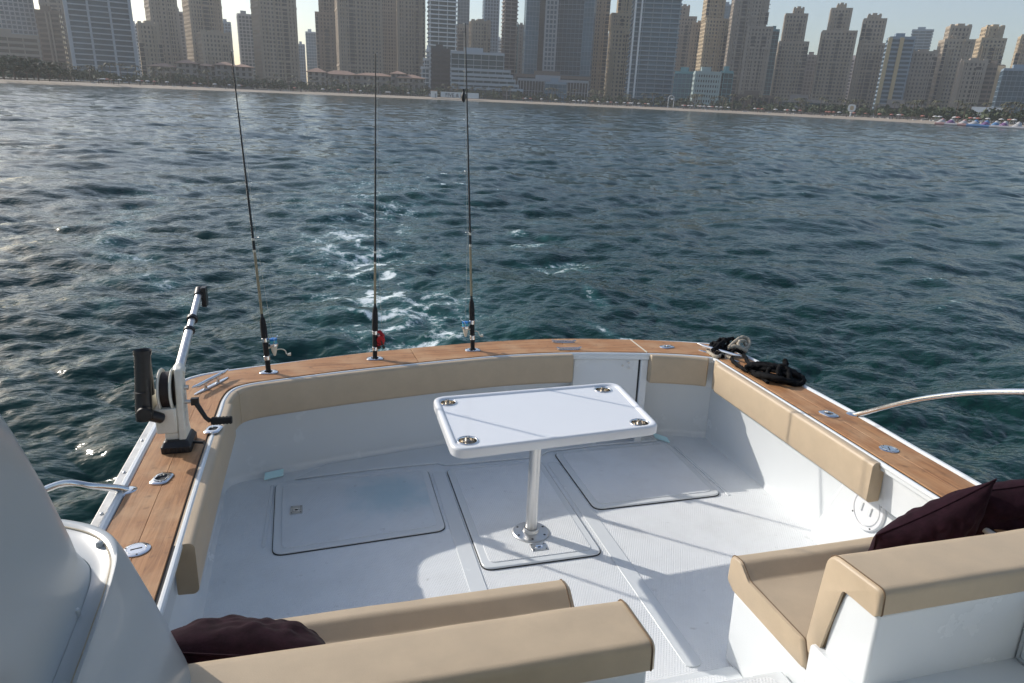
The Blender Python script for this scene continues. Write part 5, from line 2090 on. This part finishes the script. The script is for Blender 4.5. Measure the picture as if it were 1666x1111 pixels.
R_ = random.Random(5)
PROT = []
for i in range(3):
    g = Mesh()
    crown_mesh(g, (0, 0, .62), .46, .36, 170, R_, .17)
    PROT.append(g)
TREES = [(6, 345, 10), (24, 350, 11.5), (44, 352, 10.5), (62, 356, 11), (80, 362, 9.5), (98, 368, 8), (116, 372, 6.5), (185, 395, 6), (330, 440, 6.5), (455, 476, 7), (585, 512, 8.5), (625, 520, 9), (668, 545, 12), (690, 550, 11),
         (1010, 630, 10), (1030, 628, 9), (1140, 560, 8), (1165, 556, 8), (1350, 460, 6), (1405, 436, 6), (1490, 410, 6), (1520, 405, 6.5)]
WHERE = {0: 'at the far left of the beach', 1: 'near the left edge, second from it', 2: 'near the left edge, third from it', 3: 'below the dark brown tower, fourth from the left', 4: 'below the dark brown tower, fifth from the left',
         5: 'below the white-ribbed tower, left of its base', 6: 'at the left foot of the white-ribbed tower', 7: 'at the right foot of the white-ribbed tower', 8: 'in front of the left red-roofed resort', 9: 'in front of the lone wide beige tower',
         10: 'left of the middle fishing rod', 11: 'right of the middle fishing rod', 12: 'left of the dark grey block, outer one', 13: 'beside the dark grey block', 14: 'left of the blue balcony tower', 15: 'at the left foot of the blue balcony tower',
         16: 'in front of the middle hotel wing', 17: 'in front of the right hotel wing', 18: 'below the second stepped tower', 19: 'below the rounded-crown tower', 20: 'below the short beige tower by the gold one', 21: 'below the fifth stepped tower'}
protos = {}
for i, (px, D_, h) in enumerate(TREES):
    a = azim(px, 160 + .045 * (px - 833))
    h *= .8
    t = thing('tree', 'dark green rounded tree ' + WHERE[i], 'tree', (D_ * math.sin(a), D_ * math.cos(a), 1.3), boat=False, group='single trees behind the beach', rz=R_.uniform(0, 6))
    k = i % 3
    if k not in protos:
        cr = PROT[k].build('crown', M['leaf'], t, smooth=0)
        g = Mesh()
        g.tube([(0, 0, 0), (.01, 0, .2), (-.01, .01, .5)], [.035, .028, .016], 7)
        for q in range(4):
            an = q * 1.6
            g.tube([(0, 0, .3), (.2 * math.cos(an), .2 * math.sin(an), .62)], [.016, .006], 5)
        tr = g.build('trunk', M['bark'], t)
        protos[k] = (cr, tr)
    else:
        cr, tr = [dup(o, t) for o in protos[k]]
    cr.scale = tr.scale = (h * 1.15, h * 1.15, h)
g, gp, gt = Mesh(), Mesh(), Mesh()
for i in range(760):
    px = R_.uniform(-60, 1720)
    D_ = np.interp(px, [c[0] for c in COAST], [c[1] for c in COAST]) + R_.uniform(50, 88)
    a = azim(px, 160 + .045 * (px - 833))
    p = np.array([D_ * math.sin(a), D_ * math.cos(a), GZ])
    if R_.random() < .34:
        h = R_.uniform(6, 11)
        palm_mesh(gp, p + np.array([0, 0, h * .8]), h, R_)
        gt.tube([p, p + np.array([R_.uniform(-.3, .3), 0, h * .82])], [.22, .16], 5)
    else:
        h = R_.uniform(2.6, 6.6)
        crown_mesh(g, p + np.array([0, 0, h * .5]), h * .62, h * .5, 34, R_, .30)
for nm, q, m_ in (('tree_belt', g, M['leaf']), ('palm_belt', gp, M['leaf2']), ('palm_trunk_belt', gt, M['bark'])):
    o = q.build(nm, m_, None, smooth=0, kind='stuff')
    o['category'] = 'trees'
    o['label'] = {'tree_belt': 'continuous dark green belt of shrubs and trees behind the beach', 'palm_belt': 'feathery palm crowns scattered through the belt behind the beach', 'palm_trunk_belt': 'thin palm trunks scattered through the belt behind the beach'}[nm]

# ------------------------------------------------------------------ beach life
M['towel_white'] = mat('white_canvas', (.58, .56, .53), .8)
M['towel_red'] = mat('faded_red_canvas', (.42, .16, .12), .8)
M['crowd'] = mat('dark_clothing', (.10, .09, .09), .9)
gw, gr, gc = Mesh(), Mesh(), Mesh()
for i in range(460):
    px = R_.choice([R_.uniform(150, 700), R_.uniform(850, 1060), R_.uniform(1100, 1660), R_.uniform(1100, 1660)])
    D_ = np.interp(px, [c[0] for c in COAST], [c[1] for c in COAST]) + R_.uniform(16, 50)
    a = azim(px, 160 + .045 * (px - 833))
    p = np.array([D_ * math.sin(a), D_ * math.cos(a), 1.0])
    k = R_.random()
    if k < .22:
        tgt = gw if R_.random() < .6 else gr
        tgt.lathe([(1.2, 2.0), (.8, 2.35), (.05, 2.55)], p, n=7)
        tgt.tube([p, p + np.array([0, 0, 2.7])], .05, 4)
    elif k < .36:
        gw.obox(p + np.array([0, 0, .3]), np.array([1., 0, 0]), np.array([0, 1., 0]), np.array([0, 0, 1.]), (.9, .35, .2))
    else:
        gc.tube([p, p + np.array([0, 0, .8]), p + np.array([0, 0, 1.4]), p + np.array([0, 0, 1.7])], [.14, .22, .2, .1], 5)
for nm, q, m_, lb, ct in (('beach_parasols', gw, M['towel_white'], 'rows of tiny white parasols and loungers on the sand', 'parasols'), ('red_parasols', gr, M['towel_red'], 'tiny faded red parasols among the white ones on the sand', 'parasols'),
                          ('beach_crowd', gc, M['crowd'], 'scattered tiny figures of the far crowd on the sand', 'crowd')):
    o = q.build(nm, m_, None, smooth=0, kind='stuff')
    o['label'] = lb
    o['category'] = ct


def shore_thing(name, label, cat, px, extra):
    p = coast_pt(px, extra, 1.1)
    a = math.atan2(p[0], p[1])
    return thing(name, label, cat, p, boat=False, rz=-a), math.hypot(p[0], p[1])


t, D_ = shore_thing('kiosk', 'small white cube kiosk on the waterfront left of the hoarding', 'kiosk', 706, 14)
s = D_ / F
b = Boxes()
b.add(-5 * s, 5 * s, -2, 2, 0, 9.5 * s)
b.build('wall', W['white'], t)
b = Boxes()
b.add(-5.5 * s, 5.5 * s, -2.3, 2.3, 9.5 * s, 10.6 * s)
b.build('roof', W['roof'], t)
b = Boxes()
b.add(1.2 * s, 3.6 * s, -2.1, -1.95, 0, 6 * s)
b.build('door', W['grey'], t)
t, D_ = shore_thing('hoarding', 'long white waterfront hoarding with dark lettering', 'hoarding', 748, 12)
s = D_ / F
b = Boxes()
b.add(-29 * s, 29 * s, -.3, .3, .5, 9 * s)
b.build('panel', W['white'], t)
for k in range(7):
    b = Boxes()
    b.add((-28 + 9.2 * k) * s, (-27.2 + 9.2 * k) * s, .3, .8, 0, 8.5 * s)
    b.build('post', W['grey'], t)
tx = bpy.data.curves.new('lettering', 'FONT')
tx.body = 'FIVE & LU'
tx.size = 7.6 * s
tx.extrude = .05
tx.materials.append(W['dark'])
_tmp = bpy.data.objects.new('tmp', tx)
col.objects.link(_tmp)
bpy.context.view_layer.update()
_tm = bpy.data.meshes.new_from_object(_tmp.evaluated_get(bpy.context.evaluated_depsgraph_get()))
bpy.data.objects.remove(_tmp)
to = bpy.data.objects.new('lettering', _tm)
col.objects.link(to)
to.parent = t
to.location = (-22 * s, -.38, 2.0 * s)
to.rotation_euler = (rad(90), 0, 0)
t, D_ = shore_thing('beach_arch', 'slender white arch standing at the back of the beach', 'arch', 1091, 30)
s = D_ / F
g = Mesh()
g.tube(catmull([(-4 * s, 0, 0), (-4 * s, 0, 13 * s), (-3 * s, 0, 16.5 * s), (0, 0, 18 * s), (3 * s, 0, 16.5 * s), (4 * s, 0, 13 * s), (4 * s, 0, 0)], 4), .55 * s, 8)
g.build('frame', W['pale'], t)
g = Mesh()
g.lathe([(.001, -1.6 * s), (1.3 * s, -1 * s), (1.8 * s, 0), (1.3 * s, 1 * s), (.001, 1.6 * s)], (1.0 * s, 0, 13 * s), n=12)
g.build('ball', W['white'], t)
t, D_ = shore_thing('round_sign', 'round-cornered white sign on a post at the back of the beach', 'sign', 1384, 22)
s = D_ / F
g = Mesh()
g.loft([[(x, y_, z) for x, z in rrect(-5 * s, 5 * s, 7 * s, 16.5 * s, 3.2 * s, 4)] for y_ in (-.25, .25)], True, True, True)
g.build('panel', W['white'], t)
g = Mesh()
g.loft([[(x, y_, z) for x, z in rrect(-2.2 * s, 2.6 * s, 9 * s, 14.5 * s, 2.0 * s, 4)] for y_ in (-.36, -.24)], True, True, True)
g.build('emblem', W['gold'], t)
g = Mesh()
g.tube([(0, 0, 0), (0, 0, 7.2 * s)], .9 * s, 8)
g.build('post', W['pale'], t)

# inflatable water park at the right end
INF = {'white': mat('white_inflatable', (.46, .45, .45), .45), 'purple': mat('purple_inflatable', (.19, .09, .22), .45), 'blue': mat('blue_inflatable', (.09, .21, .40), .45), 'red': mat('coral_inflatable', (.42, .24, .22), .45)}
IW = [(1534, 'white', 'red', 'white and coral inflatable at the left end of the floating water park', 10), (1549, 'purple', 'white', 'purple inflatable slide, left one in the floating water park', 9), (1570, 'white', 'red', 'white inflatable mound with coral top in the floating water park', 9),
      (1588, 'white', 'blue', 'white inflatable ramp with a blue base in the floating water park', 12), (1606, 'purple', 'blue', 'purple inflatable tower in the middle of the floating water park', 9), (1622, 'blue', 'white', 'blue inflatable raft in the floating water park', 8),
      (1636, 'purple', 'white', 'purple inflatable slide, right one in the floating water park', 9), (1658, 'white', 'white', 'plain white inflatable at the right edge of the picture', 9)]
for px, c1, c2, lb, wp in IW:
    p = Wz(px, 0, 0) * 0 + coast_pt(px, -22, 0.0)
    a, D_ = math.atan2(p[0], p[1]), math.hypot(p[0], p[1])
    s = D_ / F
    t = thing('inflatable_float', lb, 'inflatable', p, boat=False, rz=-a, group='floating water park pieces')
    g = Mesh()
    w = wp * s * .72
    g.tube([(-w, -1, .35), (w, -1, .35), (w, 1.6, .35), (-w, 1.6, .35)], .55, 8, loop=True)
    g.build('tube_ring', INF[c2], t)
    g = Mesh()
    hh = 4.2 * s
    g.tube(catmull([(-w * .8, 0, .5), (-w * .35, 0, hh * .8), (0, 0, hh), (w * .3, 0, hh * .55), (w * .8, 0, .6)], 4), [.5 + .35 * math.sin(math.pi * k / 16) for k in range(17)], 8)
    g.build('slide', INF[c1], t)
    g = Mesh()
    g.lathe([(.9, 0), (1.0, 1.2), (.5, 2.0), (.05, 2.2)], (w * .1, .6, .4), n=9, cap0=True)
    g.build('mound', INF[c2], t)

# ------------------------------------------------------------------ haze
hz = Mesh()
hz.box((-1600, -1500, -2), (1600, 1600, 330))
ho = hz.build('haze', bpy.data.materials.new('haze_air'), None, smooth=0, kind='stuff')
ho['label'] = 'thin pale coastal haze in the air over the water'
hm = ho.data.materials[0]
hm.use_nodes = True
hn = hm.node_tree
for n_ in list(hn.nodes):
    if n_.type == 'BSDF_PRINCIPLED':
        hn.nodes.remove(n_)
pv = hn.nodes.new('ShaderNodeVolumePrincipled')
pv.inputs['Color'].default_value = (.84, .85, .86, 1)
pv.inputs['Density'].default_value = .0003
pv.inputs['Anisotropy'].default_value = .2
hn.links.new(pv.outputs[0], hn.nodes['Material Output'].inputs['Volume'])
